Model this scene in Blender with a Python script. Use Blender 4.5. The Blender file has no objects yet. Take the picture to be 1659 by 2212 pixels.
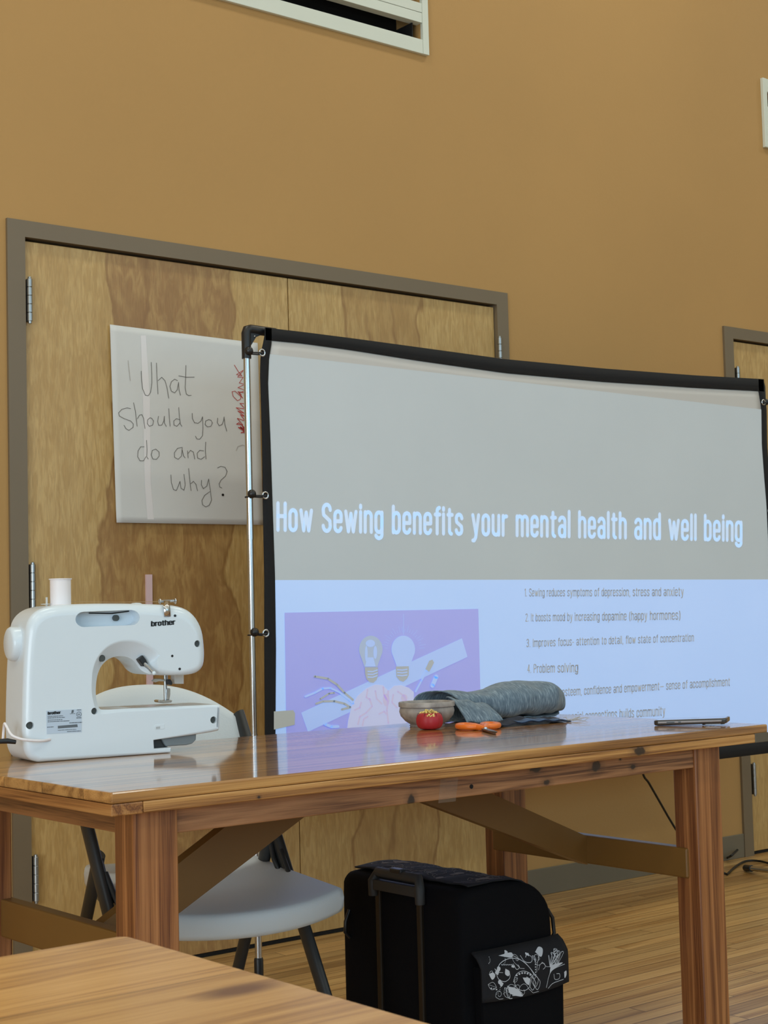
import bpy, math, random
from mathutils import Vector, Matrix
random.seed(7)
sc = bpy.context.scene
PI = math.pi
# ------------------------------------------------------------------ camera
FPX, YAW, PITCH, ROLL, DIST, EYE = 3355.303, 0.68188962, 0.06533638, -0.02581029, 4.061766, 1.0235157
IW, IH = 1659.0, 2212.0
fwd = Vector((math.sin(YAW)*math.cos(PITCH), math.cos(YAW)*math.cos(PITCH), math.sin(PITCH)))
r0 = Vector((math.cos(YAW), -math.sin(YAW), 0)); u0 = r0.cross(fwd)
rgt = r0*math.cos(ROLL)+u0*math.sin(ROLL); upv = -r0*math.sin(ROLL)+u0*math.cos(ROLL)
CAM = Vector((0, -DIST, EYE))
cam = bpy.data.cameras.new('camera'); co = bpy.data.objects.new('camera', cam); sc.collection.objects.link(co)
co.matrix_world = Matrix.Translation(CAM) @ Matrix((rgt, upv, -fwd)).transposed().to_4x4()
cam.sensor_fit = 'HORIZONTAL'; cam.sensor_width = 36; cam.lens = FPX/IW*36; cam.clip_start = .05
cam.dof.use_dof = True; cam.dof.focus_distance = 3.2; cam.dof.aperture_fstop = 42
sc.camera = co
def ray(x, y): return fwd*FPX + rgt*(x-IW/2) - upv*(y-IH/2)
def hit(x, y, ax, val):                     # survey: where the sight line meets a known plane
    d = ray(x, y); return CAM + d*((val-CAM[ax])/d[ax])

# ------------------------------------------------------------------ materials
def srgb(r, g=None, b=None):
    if g is None: g = b = r
    f = lambda c: (c/255/12.92) if c/255 <= .04045 else ((c/255+.055)/1.055)**2.4
    return (f(r), f(g), f(b), 1)
def mat(name, col, rough=.5, metal=0, coat=0, spec=.5, emit=None, es=1, bump=0, bscale=200, var=0, vscale=3, trans=0, alpha=1):
    m = bpy.data.materials.new(name); m.use_nodes = True; nt = m.node_tree; b = nt.nodes['Principled BSDF']
    b.inputs['Base Color'].default_value = col; b.inputs['Roughness'].default_value = rough
    b.inputs['Metallic'].default_value = metal; b.inputs['Coat Weight'].default_value = coat
    b.inputs['Specular IOR Level'].default_value = spec; b.inputs['Transmission Weight'].default_value = trans
    b.inputs['Alpha'].default_value = alpha
    if emit: b.inputs['Emission Color'].default_value = emit; b.inputs['Emission Strength'].default_value = es
    tc = nt.nodes.new('ShaderNodeTexCoord')
    n = nt.nodes.new('ShaderNodeTexNoise'); n.inputs['Scale'].default_value = vscale; n.inputs['Detail'].default_value = 4
    nt.links.new(tc.outputs['Object'], n.inputs['Vector'])
    mp = nt.nodes.new('ShaderNodeMapRange'); mp.inputs['To Min'].default_value = 1-max(var, .02); mp.inputs['To Max'].default_value = 1+max(var, .02)
    mp.inputs['From Min'].default_value = .3; mp.inputs['From Max'].default_value = .7
    nt.links.new(n.outputs['Fac'], mp.inputs['Value'])
    mx = nt.nodes.new('ShaderNodeMix'); mx.data_type = 'RGBA'; mx.blend_type = 'MULTIPLY'; mx.inputs[0].default_value = 1
    mx.inputs[6].default_value = col; nt.links.new(mp.outputs[0], mx.inputs[7]); nt.links.new(mx.outputs[2], b.inputs['Base Color'])
    if bump:
        n2 = nt.nodes.new('ShaderNodeTexNoise'); n2.inputs['Scale'].default_value = bscale; n2.inputs['Detail'].default_value = 3
        nt.links.new(tc.outputs['Object'], n2.inputs['Vector'])
        bp = nt.nodes.new('ShaderNodeBump'); bp.inputs['Strength'].default_value = bump; bp.inputs['Distance'].default_value = .002
        nt.links.new(n2.outputs['Fac'], bp.inputs['Height']); nt.links.new(bp.outputs[0], b.inputs['Normal'])
    return m
def ramp(nt, stops):
    r = nt.nodes.new('ShaderNodeValToRGB'); e = r.color_ramp.elements
    e[0].position, e[0].color = stops[0]; e[1].position, e[1].color = stops[-1]
    for p, c in stops[1:-1]: x = e.new(p); x.color = c
    return r
def wood(name, axis, dark, mid, light, ring=14, stretch=.08, rough=.4, coat=0, crough=.1, plank=None, knots=0, dist=1.2, seam=.0015, fine=.35, off=(0, 0, 0), loc_space='Object', bump=.12, kdark=None, blotch=.22):
    """axis: grain direction 0/1/2.  plank: (axis across, width, length) cuts boards with dark seams."""
    m = bpy.data.materials.new(name); m.use_nodes = True; nt = m.node_tree; N = nt.nodes.new; L = nt.links.new
    b = nt.nodes['Principled BSDF']; b.inputs['Roughness'].default_value = rough
    b.inputs['Coat Weight'].default_value = coat; b.inputs['Coat Roughness'].default_value = crough
    tc = N('ShaderNodeTexCoord'); src = tc.outputs[loc_space]
    mp = N('ShaderNodeMapping'); mp.inputs['Location'].default_value = off; L(src, mp.inputs['Vector'])
    src = mp.outputs[0]
    tone = None
    if plank:
        sx = N('ShaderNodeSeparateXYZ'); L(src, sx.inputs[0]); ac, w, ln = plank
        o = sx.outputs
        dv = N('ShaderNodeMath'); dv.operation = 'DIVIDE'; L(o[ac], dv.inputs[0]); dv.inputs[1].default_value = w
        fl = N('ShaderNodeMath'); fl.operation = 'FLOOR'; L(dv.outputs[0], fl.inputs[0])
        fr = N('ShaderNodeMath'); fr.operation = 'FRACT'; L(dv.outputs[0], fr.inputs[0])
        wn = N('ShaderNodeTexWhiteNoise'); wn.noise_dimensions = '1D'; L(fl.outputs[0], wn.inputs['W'])
        s2 = N('ShaderNodeMath'); s2.operation = 'MULTIPLY_ADD'; L(wn.outputs['Value'], s2.inputs[0]); s2.inputs[1].default_value = ln; L(o[axis], s2.inputs[2])
        d2 = N('ShaderNodeMath'); d2.operation = 'DIVIDE'; L(s2.outputs[0], d2.inputs[0]); d2.inputs[1].default_value = ln
        f2 = N('ShaderNodeMath'); f2.operation = 'FLOOR'; L(d2.outputs[0], f2.inputs[0])
        fr2 = N('ShaderNodeMath'); fr2.operation = 'FRACT'; L(d2.outputs[0], fr2.inputs[0])
        cb = N('ShaderNodeCombineXYZ'); L(fl.outputs[0], cb.inputs[0]); L(f2.outputs[0], cb.inputs[1])
        w2 = N('ShaderNodeTexWhiteNoise'); w2.noise_dimensions = '2D'; L(cb.outputs[0], w2.inputs['Vector'])
        tone = w2.outputs['Value']
        # shift grain per board
        vm = N('ShaderNodeVectorMath'); vm.operation = 'SCALE'; L(w2.outputs['Color'], vm.inputs[0]); vm.inputs['Scale'].default_value = 13
        va = N('ShaderNodeVectorMath'); va.operation = 'ADD'; L(src, va.inputs[0]); L(vm.outputs[0], va.inputs[1]); src = va.outputs[0]
        def edge(frac, width, size):
            a = N('ShaderNodeMath'); a.operation = 'SUBTRACT'; L(frac, a.inputs[0]); a.inputs[1].default_value = .5
            c = N('ShaderNodeMath'); c.operation = 'ABSOLUTE'; L(a.outputs[0], c.inputs[0])
            g = N('ShaderNodeMath'); g.operation = 'GREATER_THAN'; L(c.outputs[0], g.inputs[0]); g.inputs[1].default_value = .5-size/width; return g.outputs[0]
        e1 = edge(fr.outputs[0], w, seam); e2 = edge(fr2.outputs[0], ln, seam)
        em = N('ShaderNodeMath'); em.operation = 'MAXIMUM'; L(e1, em.inputs[0]); L(e2, em.inputs[1]); seamv = em.outputs[0]
    sc3 = [1, 1, 1]; sc3[axis] = stretch
    m2 = N('ShaderNodeMapping'); m2.inputs['Scale'].default_value = sc3; L(src, m2.inputs['Vector'])
    n1 = N('ShaderNodeTexNoise'); n1.inputs['Scale'].default_value = ring*.35; n1.inputs['Detail'].default_value = 2; n1.inputs['Distortion'].default_value = dist
    L(m2.outputs[0], n1.inputs['Vector'])
    mu = N('ShaderNodeMath'); mu.operation = 'MULTIPLY'; L(n1.outputs['Fac'], mu.inputs[0]); mu.inputs[1].default_value = 9
    pp = N('ShaderNodeMath'); pp.operation = 'PINGPONG'; L(mu.outputs[0], pp.inputs[0]); pp.inputs[1].default_value = 1
    m3 = N('ShaderNodeMapping'); s4 = [1, 1, 1]; s4[axis] = stretch*.35; m3.inputs['Scale'].default_value = s4; L(src, m3.inputs['Vector'])
    n2 = N('ShaderNodeTexNoise'); n2.inputs['Scale'].default_value = ring*14; n2.inputs['Detail'].default_value = 4; L(m3.outputs[0], n2.inputs['Vector'])
    hc = N('ShaderNodeMapRange'); hc.inputs['From Min'].default_value = .33; hc.inputs['From Max'].default_value = .67; L(n2.outputs['Fac'], hc.inputs['Value'])
    mm = N('ShaderNodeMix'); mm.data_type = 'FLOAT'; mm.inputs[0].default_value = fine; L(pp.outputs[0], mm.inputs[2]); L(hc.outputs[0], mm.inputs[3])
    rp = ramp(nt, [(.12, dark), (.5, mid), (.85, light)]); L(mm.outputs[0], rp.inputs[0]); col = rp.outputs[0]
    def mul(c, fac, a, bb):
        k = N('ShaderNodeMapRange'); k.inputs['To Min'].default_value = a; k.inputs['To Max'].default_value = bb; L(fac, k.inputs['Value'])
        x = N('ShaderNodeMix'); x.data_type = 'RGBA'; x.blend_type = 'MULTIPLY'; x.inputs[0].default_value = 1; L(c, x.inputs[6]); L(k.outputs[0], x.inputs[7]); return x.outputs[2]
    n3 = N('ShaderNodeTexNoise'); n3.inputs['Scale'].default_value = 2.2; n3.inputs['Detail'].default_value = 2; L(m2.outputs[0], n3.inputs['Vector'])
    col = mul(col, n3.outputs['Fac'], 1-blotch, 1+blotch)
    if tone: col = mul(col, tone, .82, 1.16)
    if knots:
        m5 = N('ShaderNodeMapping'); s5 = [1, 1, 1]; s5[axis] = .45; m5.inputs['Scale'].default_value = s5; L(src, m5.inputs['Vector'])
        vo = N('ShaderNodeTexVoronoi'); vo.inputs['Scale'].default_value = knots; L(m5.outputs[0], vo.inputs['Vector'])
        kr = ramp(nt, [(0, (1, 1, 1, 1)), (.07, (1, 1, 1, 1)), (.13, (0, 0, 0, 1))]); L(vo.outputs['Distance'], kr.inputs[0])
        x = N('ShaderNodeMix'); x.data_type = 'RGBA'; L(kr.outputs[0], x.inputs[0]); L(col, x.inputs[6]); x.inputs[7].default_value = kdark or tuple(c*.25 for c in dark[:3])+(1,); col = x.outputs[2]
    if plank:
        x = N('ShaderNodeMix'); x.data_type = 'RGBA'; L(seamv, x.inputs[0]); L(col, x.inputs[6]); x.inputs[7].default_value = tuple(c*.35 for c in dark[:3])+(1,); col = x.outputs[2]
    L(col, b.inputs['Base Color'])
    if bump:
        bp = N('ShaderNodeBump'); bp.inputs['Strength'].default_value = bump; bp.inputs['Distance'].default_value = .001
        L(n2.outputs['Fac'], bp.inputs['Height']); L(bp.outputs[0], b.inputs['Normal'])
    return m
M = {}
M['wall'] = mat('orange_wall_paint', srgb(181, 140, 84), .75, bump=.25, bscale=90, var=.035, vscale=1.2)
M['pale'] = mat('pale_side_wall_paint', srgb(196, 196, 188), .8)
M['ceil'] = mat('ceiling_paint', srgb(225, 220, 208), .9)
M['frame'] = mat('taupe_frame_paint', srgb(118, 103, 82), .45, var=.03)
M['base'] = mat('grey_rubber_base', srgb(112, 103, 86), .5, var=.06)
M['floor'] = wood('maple_strip_floor', 0, srgb(150, 108, 56), srgb(187, 145, 88), srgb(204, 164, 104), ring=10, stretch=.06, rough=.33, coat=.25, crough=.22, plank=(1, .057, .95), seam=.0015, fine=.5, bump=.04)
M['top'] = wood('varnished_pine_top', 0, srgb(116, 74, 36), srgb(164, 116, 64), srgb(188, 140, 82), ring=30, stretch=.04, rough=.3, coat=.9, crough=.07, plank=(1, .145, 60), seam=.0008, fine=.35, knots=0, bump=.05)
M['edge'] = wood('pine_edge', 0, srgb(120, 74, 34), srgb(176, 125, 68), srgb(198, 148, 88), ring=55, stretch=.03, rough=.42, coat=.3, crough=.2, fine=.4, knots=2.4)
M['apron'] = wood('pine_apron', 0, srgb(94, 56, 32), srgb(145, 98, 62), srgb(168, 118, 78), ring=46, stretch=.05, rough=.45, coat=.2, crough=.25, fine=.35, knots=3.6, dist=1.6)
M['leg'] = wood('pine_leg', 2, srgb(96, 50, 22), srgb(146, 92, 50), srgb(170, 114, 68), ring=62, stretch=.025, rough=.42, coat=.25, crough=.2, fine=.4, knots=1.2, dist=.5)
M['neartop'] = wood('pine_near_top', 0, srgb(148, 102, 54), srgb(180, 132, 74), srgb(194, 148, 90), ring=52, stretch=.05, rough=.38, coat=.35, crough=.2, plank=(1, .29, 60), seam=.0006, fine=.5, knots=5.5, off=(.33, .1, 0), bump=.06, kdark=srgb(110, 66, 34))
M['band'] = mat('brown_painted_steel', srgb(112, 78, 33), .42, var=.05)
M['chrome'] = mat('chrome', srgb(205, 208, 212), .18, metal=1)
M['steel'] = mat('brushed_steel', srgb(170, 172, 172), .32, metal=1)
M['blackp'] = mat('black_plastic', srgb(28, 28, 30), .35)
M['blackcloth'] = mat('black_cloth', srgb(20, 20, 23), .9, bump=.3, bscale=600)
M['bag'] = mat('black_bag_nylon', srgb(10, 10, 14), .9, spec=.15, bump=.3, bscale=500)
M['screen'] = mat('screen_fabric', srgb(205, 201, 197), .85)
M['grey'] = mat('chair_grey_plastic', srgb(212, 219, 224), .5, bump=.15, bscale=300)
M['gunmetal'] = mat('chair_dark_tube', srgb(52, 54, 55), .38, metal=.2)
M['white'] = mat('white_machine_plastic', srgb(218, 229, 238), .3, coat=.25)
M['whiteG'] = mat('white_spool', srgb(236, 230, 232), .5)
M['dark'] = mat('dark_recess', srgb(42, 44, 44), .5)
M['black'] = mat('matte_black', srgb(9, 9, 9), .8)
M['paper'] = mat('flip_chart_paper', srgb(214, 213, 211), .8, var=.02, vscale=6, bump=.4, bscale=14)
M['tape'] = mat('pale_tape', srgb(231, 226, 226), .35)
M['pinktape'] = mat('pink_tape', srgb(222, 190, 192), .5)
M['pen'] = mat('grey_marker_ink', srgb(112, 108, 104), .8)
M['penfaint'] = mat('faint_marker_ink', srgb(180, 173, 167), .8)
M['red'] = mat('red_marker_ink', srgb(186, 72, 66), .8)
M['vent'] = mat('vent_white_enamel', srgb(214, 218, 206), .35, metal=.0)
M['cable'] = mat('black_cable', srgb(16, 16, 16), .5)

def plywood(name, cx, x0, x1, seed, depth=1.):
    """rotary-cut veneer: pale figured sapwood with one darker heartwood flame between x0 and x1 (world), cx = leaf centre"""
    m = bpy.data.materials.new(name); m.use_nodes = True; nt = m.node_tree; N = nt.nodes.new; L = nt.links.new
    b = nt.nodes['Principled BSDF']; b.inputs['Roughness'].default_value = .42; b.inputs['Coat Weight'].default_value = .12; b.inputs['Coat Roughness'].default_value = .3
    def mth(op, a, c=None, e=None):
        k = N('ShaderNodeMath'); k.operation = op
        for i, v in enumerate((a, c, e)):
            if v is None: continue
            if isinstance(v, (int, float)): k.inputs[i].default_value = v
            else: L(v, k.inputs[i])
        return k.outputs[0]
    def noise(vec, scale, detail=2, dist=0.):
        n = N('ShaderNodeTexNoise'); n.inputs['Scale'].default_value = scale; n.inputs['Detail'].default_value = detail; n.inputs['Distortion'].default_value = dist; L(vec, n.inputs['Vector']); return n.outputs['Fac']
    def mapv(s, loc=(0, 0, 0), rot=(0, 0, 0)):
        k = N('ShaderNodeMapping'); k.inputs['Scale'].default_value = s; k.inputs['Location'].default_value = loc; k.inputs['Rotation'].default_value = rot; L(tc.outputs['Object'], k.inputs['Vector']); return k.outputs[0]
    def rng(v, a, c, lo, hi):
        k = N('ShaderNodeMapRange'); k.interpolation_type = 'SMOOTHSTEP'
        for nm, q in (('From Min', a), ('From Max', c), ('To Min', lo), ('To Max', hi)): k.inputs[nm].default_value = q
        L(v, k.inputs['Value']); return k.outputs[0]
    def mix(f, a, c, bl='MIX'):
        x = N('ShaderNodeMix'); x.data_type = 'RGBA'; x.blend_type = bl
        if isinstance(f, (int, float)): x.inputs[0].default_value = f
        else: L(f, x.inputs[0])
        for i, v in ((6, a), (7, c)):
            if isinstance(v, tuple): x.inputs[i].default_value = v
            else: L(v, x.inputs[i])
        return x.outputs[2]
    tc = N('ShaderNodeTexCoord'); sx = N('ShaderNodeSeparateXYZ'); L(tc.outputs['Object'], sx.inputs[0])
    wob = noise(mapv((1.1, 1, .95), (seed, 0, seed)), 1.5, 3, .3)
    xw = mth('ADD', sx.outputs[0], mth('MULTIPLY', mth('SUBTRACT', wob, .5), .34))
    fine = noise(mapv((3, 1, .8), (seed*2, 0, 0)), 9, 3, .6)
    xf = mth('ADD', xw, mth('MULTIPLY', mth('SUBTRACT', fine, .5), .045))
    d = mth('SUBTRACT', mth('ABSOLUTE', mth('SUBTRACT', xf, (x0+x1)/2-cx)), (x1-x0)/2)
    heart = rng(d, -.012, .006, 1, 0)
    line = mth('MULTIPLY', rng(mth('ABSOLUTE', d), 0, .010, 1, 0), .7)
    rings = mth('PINGPONG', mth('MULTIPLY', d, 17), 1)
    rl = mth('MULTIPLY', mth('MULTIPLY', rng(rings, .0, .22, 1, 0), heart), rng(noise(mapv((2, 1, 1), (0, 0, seed)), 3, 2), .42, .6, 0, .55))
    blo = noise(mapv((1.5, 1, .8), (seed, 3, 0)), 5.5, 5, 1.2)
    swirl = noise(mapv((2.2, 1, .7), (seed, 1, 0)), 14, 6, 1.6)
    flame = noise(mapv((3.2, 1, .55), (seed, 5, 0), (0, .35, 0)), 26, 4, .8)
    sap = mix(rng(flame, .36, .66, 0, 1), srgb(184, 148, 90), srgb(201, 167, 109))
    sap = mix(rng(blo, .35, .7, 0, .5), sap, srgb(179, 142, 85))
    hrt = mix(rng(swirl, .34, .66, 0, 1), srgb(160, 120, 72), srgb(184, 147, 92))
    hrt = mix(rng(blo, .4, .68, 0, .8), hrt, srgb(153, 113, 67))
    c = mix(mth('MULTIPLY', heart, depth), sap, hrt); c = mix(line, c, srgb(140, 99, 54)); c = mix(rl, c, srgb(138, 97, 55))
    pore = noise(mapv((9, 1, .5)), 60, 2); c = mix(1., c, mix(rng(pore, .3, .7, 0, 1), (.90, .90, .90, 1), (1.06, 1.06, 1.06, 1)), 'MULTIPLY')
    L(c, b.inputs['Base Color']); return m
M['ply'] = plywood('birch_plywood', 2.457, 2.27, 2.70, 1.7)
M['ply2'] = plywood('birch_plywood_right_leaf', 3.382, 3.15, 3.50, 4.4, .45)
M['ply3'] = plywood('birch_plywood_far_door', 5.667, 5.55, 5.85, 7.9, .4)
def knotty(src, name, knots):
    """copy of a wood with dark knots at given object-space spots: (x, z, radius x, radius z)"""
    m = M[src].copy(); m.name = name; nt = m.node_tree; N = nt.nodes.new; L = nt.links.new; b = nt.nodes['Principled BSDF']
    lk = b.inputs['Base Color'].links[0].from_socket; tc = N('ShaderNodeTexCoord'); acc = None
    nz = N('ShaderNodeTexNoise'); nz.inputs['Scale'].default_value = 90; L(tc.outputs['Object'], nz.inputs['Vector'])
    for x, z, rx, rz in knots:
        mp = N('ShaderNodeMapping'); mp.vector_type = 'POINT'; mp.inputs['Location'].default_value = (-x/rx, 0, -z/rz); mp.inputs['Scale'].default_value = (1/rx, 0, 1/rz); L(tc.outputs['Object'], mp.inputs['Vector'])
        ln = N('ShaderNodeVectorMath'); ln.operation = 'LENGTH'; L(mp.outputs[0], ln.inputs[0])
        ad = N('ShaderNodeMath'); ad.operation = 'MULTIPLY_ADD'; L(nz.outputs['Fac'], ad.inputs[0]); ad.inputs[1].default_value = .9; L(ln.outputs['Value'], ad.inputs[2])
        if acc is None: acc = ad.outputs[0]
        else: mn = N('ShaderNodeMath'); mn.operation = 'MINIMUM'; L(acc, mn.inputs[0]); L(ad.outputs[0], mn.inputs[1]); acc = mn.outputs[0]
    r = ramp(nt, [(.0, (1, 1, 1, 1)), (.42, (.95, .95, .95, 1)), (.54, (.35, .35, .35, 1)), (.95, (0, 0, 0, 1))]); dv = N('ShaderNodeMath'); dv.operation = 'DIVIDE'; L(acc, dv.inputs[0]); dv.inputs[1].default_value = 2.6; L(dv.outputs[0], r.inputs[0])
    x = N('ShaderNodeMix'); x.data_type = 'RGBA'; L(r.outputs[0], x.inputs[0]); L(lk, x.inputs[6]); x.inputs[7].default_value = srgb(44, 30, 22); L(x.outputs[2], b.inputs['Base Color'])
    return m
# ------------------------------------------------------------------ mesh builder
class B:
    def __init__(s): s.v = []; s.f = []
    def add(s, vs, fs):
        n = len(s.v); s.v += [tuple(p) for p in vs]; s.f += [tuple(i+n for i in f) for f in fs]; return s
    def box(s, x0, x1, y0, y1, z0, z1):
        return s.add([(x, y, z) for x in (x0, x1) for y in (y0, y1) for z in (z0, z1)],
                     [(0, 1, 3, 2), (4, 6, 7, 5), (0, 4, 5, 1), (2, 3, 7, 6), (0, 2, 6, 4), (1, 5, 7, 3)])
    def hexa(s, lo, hi):       # two quads of 4 points
        return s.add(list(lo)+list(hi), [(3, 2, 1, 0), (4, 5, 6, 7), (0, 1, 5, 4), (1, 2, 6, 5), (2, 3, 7, 6), (3, 0, 4, 7)])
    def tube(s, pts, r, n=12, cap=True, flat=1, upref=None):
        pts = [Vector(p) for p in pts]; rs = r if isinstance(r, (list, tuple)) else [r]*len(pts)
        rings = []; prev = None
        for i, p in enumerate(pts):
            t = (pts[min(i+1, len(pts)-1)]-pts[max(i-1, 0)]).normalized()
            if prev is None:
                a = Vector(upref) if upref else (Vector((0, 0, 1)) if abs(t.z) < .9 else Vector((0, 1, 0)))
            else: a = prev
            a = (a - t*a.dot(t)).normalized(); c = t.cross(a); prev = a
            rings.append([p + a*(math.cos(2*PI*k/n)*rs[i]) + c*(math.sin(2*PI*k/n)*rs[i]*flat) for k in range(n)])
        vs = [q for g in rings for q in g]; fs = []
        for i in range(len(pts)-1):
            for k in range(n): fs.append((i*n+k, i*n+(k+1) % n, (i+1)*n+(k+1) % n, (i+1)*n+k))
        if cap: fs.append(tuple(range(n))[::-1]); fs.append(tuple((len(pts)-1)*n+k for k in range(n)))
        return s.add(vs, fs)
    def lathe(s, prof, c, n=32, axis=2, sx=1, sy=1):
        vs = []
        for r, h in prof:
            for k in range(n):
                a = 2*PI*k/n; p = [r*math.cos(a)*sx, r*math.sin(a)*sy, h]
                if axis == 0: p = [h, p[0], p[1]]
                if axis == 1: p = [p[0], h, p[1]]
                vs.append((c[0]+p[0], c[1]+p[1], c[2]+p[2]))
        fs = [(i*n+k, i*n+(k+1) % n, (i+1)*n+(k+1) % n, (i+1)*n+k) for i in range(len(prof)-1) for k in range(n)]
        fs.append(tuple(range(n))[::-1]); fs.append(tuple((len(prof)-1)*n+k for k in range(n)))
        return s.add(vs, fs)
    def sphere(s, c, r, n=12, m=8, sc3=(1, 1, 1)):
        return s.lathe([(r*max(math.sin(PI*i/m), .002)*1, -r*math.cos(PI*i/m)*sc3[2]) for i in range(m+1)], c, n, 2, sc3[0], sc3[1])
    def torus(s, c, nrm, R, r, n=24, m=8, a0=0, a1=2*PI, upref=None):
        nrm = Vector(nrm).normalized(); a = Vector(upref) if upref else (Vector((0, 0, 1)) if abs(nrm.z) < .9 else Vector((1, 0, 0)))
        a = (a-nrm*a.dot(nrm)).normalized(); b = nrm.cross(a); c = Vector(c); full = abs(a1-a0-2*PI) < 1e-6
        cnt = n if full else n+1; vs = []
        for i in range(cnt):
            t = a0+(a1-a0)*i/n; d = a*math.cos(t)+b*math.sin(t)
            for k in range(m):
                p = 2*PI*k/m; vs.append(c+d*(R+r*math.cos(p))+nrm*(r*math.sin(p)))
        fs = [(i*m+k, ((i+1) % cnt)*m+k, ((i+1) % cnt)*m+(k+1) % m, i*m+(k+1) % m) for i in range(n) for k in range(m)]
        if not full: fs.append(tuple(range(m))[::-1]); fs.append(tuple((cnt-1)*m+k for k in range(m)))
        return s.add(vs, fs)
    def prism(s, poly, f, d0, d1):      # poly 2D, f(u,v,d) -> 3D
        n = len(poly)
        return s.add([f(u, v, d0) for u, v in poly]+[f(u, v, d1) for u, v in poly],
                     [tuple(range(n)), tuple(range(2*n-1, n-1, -1))]+[(i, n+i, n+(i+1) % n, (i+1) % n) for i in range(n)])
    def poly(s, pts): return s.add(pts, [tuple(range(len(pts)))])
    def grid(s, fn, nu, nv, closeu=False):
        vs = [fn(i/nu, j/nv) for i in range(nu+(0 if closeu else 1)) for j in range(nv+1)]; c = nu if closeu else nu+1
        return s.add(vs, [(i*(nv+1)+j, ((i+1) % c)*(nv+1)+j, ((i+1) % c)*(nv+1)+j+1, i*(nv+1)+j+1) for i in range(nu) for j in range(nv)])
    def ribbon(s, pts, w, f, disc=6):   # flat stroke in 2D mapped by f(u,v)
        pts = [Vector(p) for p in pts]
        for i in range(len(pts)-1):
            a, b = pts[i], pts[i+1]; d = b-a
            if d.length < 1e-9: continue
            d.normalize(); n = Vector((-d.y, d.x))*w/2
            s.add([f(*(a+n)), f(*(a-n)), f(*(b-n)), f(*(b+n))], [(0, 1, 2, 3)])
        if disc:
            for p in pts: s.add([f(p.x+w/2*math.cos(2*PI*k/disc), p.y+w/2*math.sin(2*PI*k/disc)) for k in range(disc)], [tuple(range(disc))])
        return s
WP = {}
def obj(name, b, m, parent=None, smooth=35, bevel=0, bseg=2, label=None, fixn=True, solid=0, sub=0):
    import bmesh
    xs = list(zip(*b.v)); c = Vector([(min(a)+max(a))/2 for a in xs])
    me = bpy.data.meshes.new(name); me.from_pydata([Vector(p)-c for p in b.v], [], b.f); me.validate()
    if fixn:
        bm = bmesh.new(); bm.from_mesh(me); bmesh.ops.remove_doubles(bm, verts=bm.verts, dist=1e-6)
        bmesh.ops.recalc_face_normals(bm, faces=bm.faces); bm.to_mesh(me); bm.free()
    mats = m if isinstance(m, list) else [m]
    for x in mats: me.materials.append(M[x] if isinstance(x, str) else x)
    if smooth: me.shade_smooth(); me.set_sharp_from_angle(angle=math.radians(smooth))
    else: me.shade_flat()
    o = bpy.data.objects.new(name, me); sc.collection.objects.link(o)
    pw = WP[parent.name] if parent else Vector((0, 0, 0))
    o.location = c-pw; o.parent = parent; WP[o.name] = c
    if solid: k = o.modifiers.new('solid', 'SOLIDIFY'); k.thickness = solid; k.offset = 0
    if sub: k = o.modifiers.new('sub', 'SUBSURF'); k.levels = sub; k.render_levels = sub
    if bevel: k = o.modifiers.new('bevel', 'BEVEL'); k.width = bevel; k.segments = bseg; k.limit_method = 'ANGLE'
    if label: o['label'] = label
    return o
def thing(name, label, cat, loc, group=None):
    o = bpy.data.objects.new(name, None); sc.collection.objects.link(o); o.location = loc; o.empty_display_size = .1
    WP[o.name] = Vector(loc); o['label'] = label; o['category'] = cat
    if group: o['group'] = group
    return o
def tag(o, label, cat, group=None):
    o['label'] = label; o['category'] = cat
    if group: o['group'] = group
    return o
def struct(o): o['kind'] = 'structure'; return o

# ------------------------------------------------------------------ condensed stroke font
def arc(cx, cy, rx, ry, a0, a1, n=8): return [(cx+rx*math.cos(math.radians(a0+(a1-a0)*i/n)), cy+ry*math.sin(math.radians(a0+(a1-a0)*i/n))) for i in range(n+1)]
X = .76; Wd = .30
def loop(x0, x1, y0, y1):
    r = (x1-x0)/2; cx = (x0+x1)/2; k = r*1.1
    return arc(cx, y1-k, r, k, 0, 180)+arc(cx, y0+k, r, k, 180, 360)+[(x1, y1-k)]
def nar(x0, x1, y0, y1):
    r = (x1-x0)/2; k = r*1.1; return arc((x0+x1)/2, y1-k, r, k, 180, 0)+[(x1, y0)]
def uar(x0, x1, y0, y1):
    r = (x1-x0)/2; k = r*1.1; return [(x0, y1)]+arc((x0+x1)/2, y0+k, r, k, 180, 360)
def sh(x1, y0, y1):
    r = x1/2; q = (y1-y0)/4; m = (y0+y1)/2
    return arc(r, y1-q*.8, r, q*.8, 0, 180)+[(.02, m+q*.45), (x1-.02, m-q*.45)]+arc(r, y0+q*.8, r, q*.8, 0, -180)
w = Wd
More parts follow.
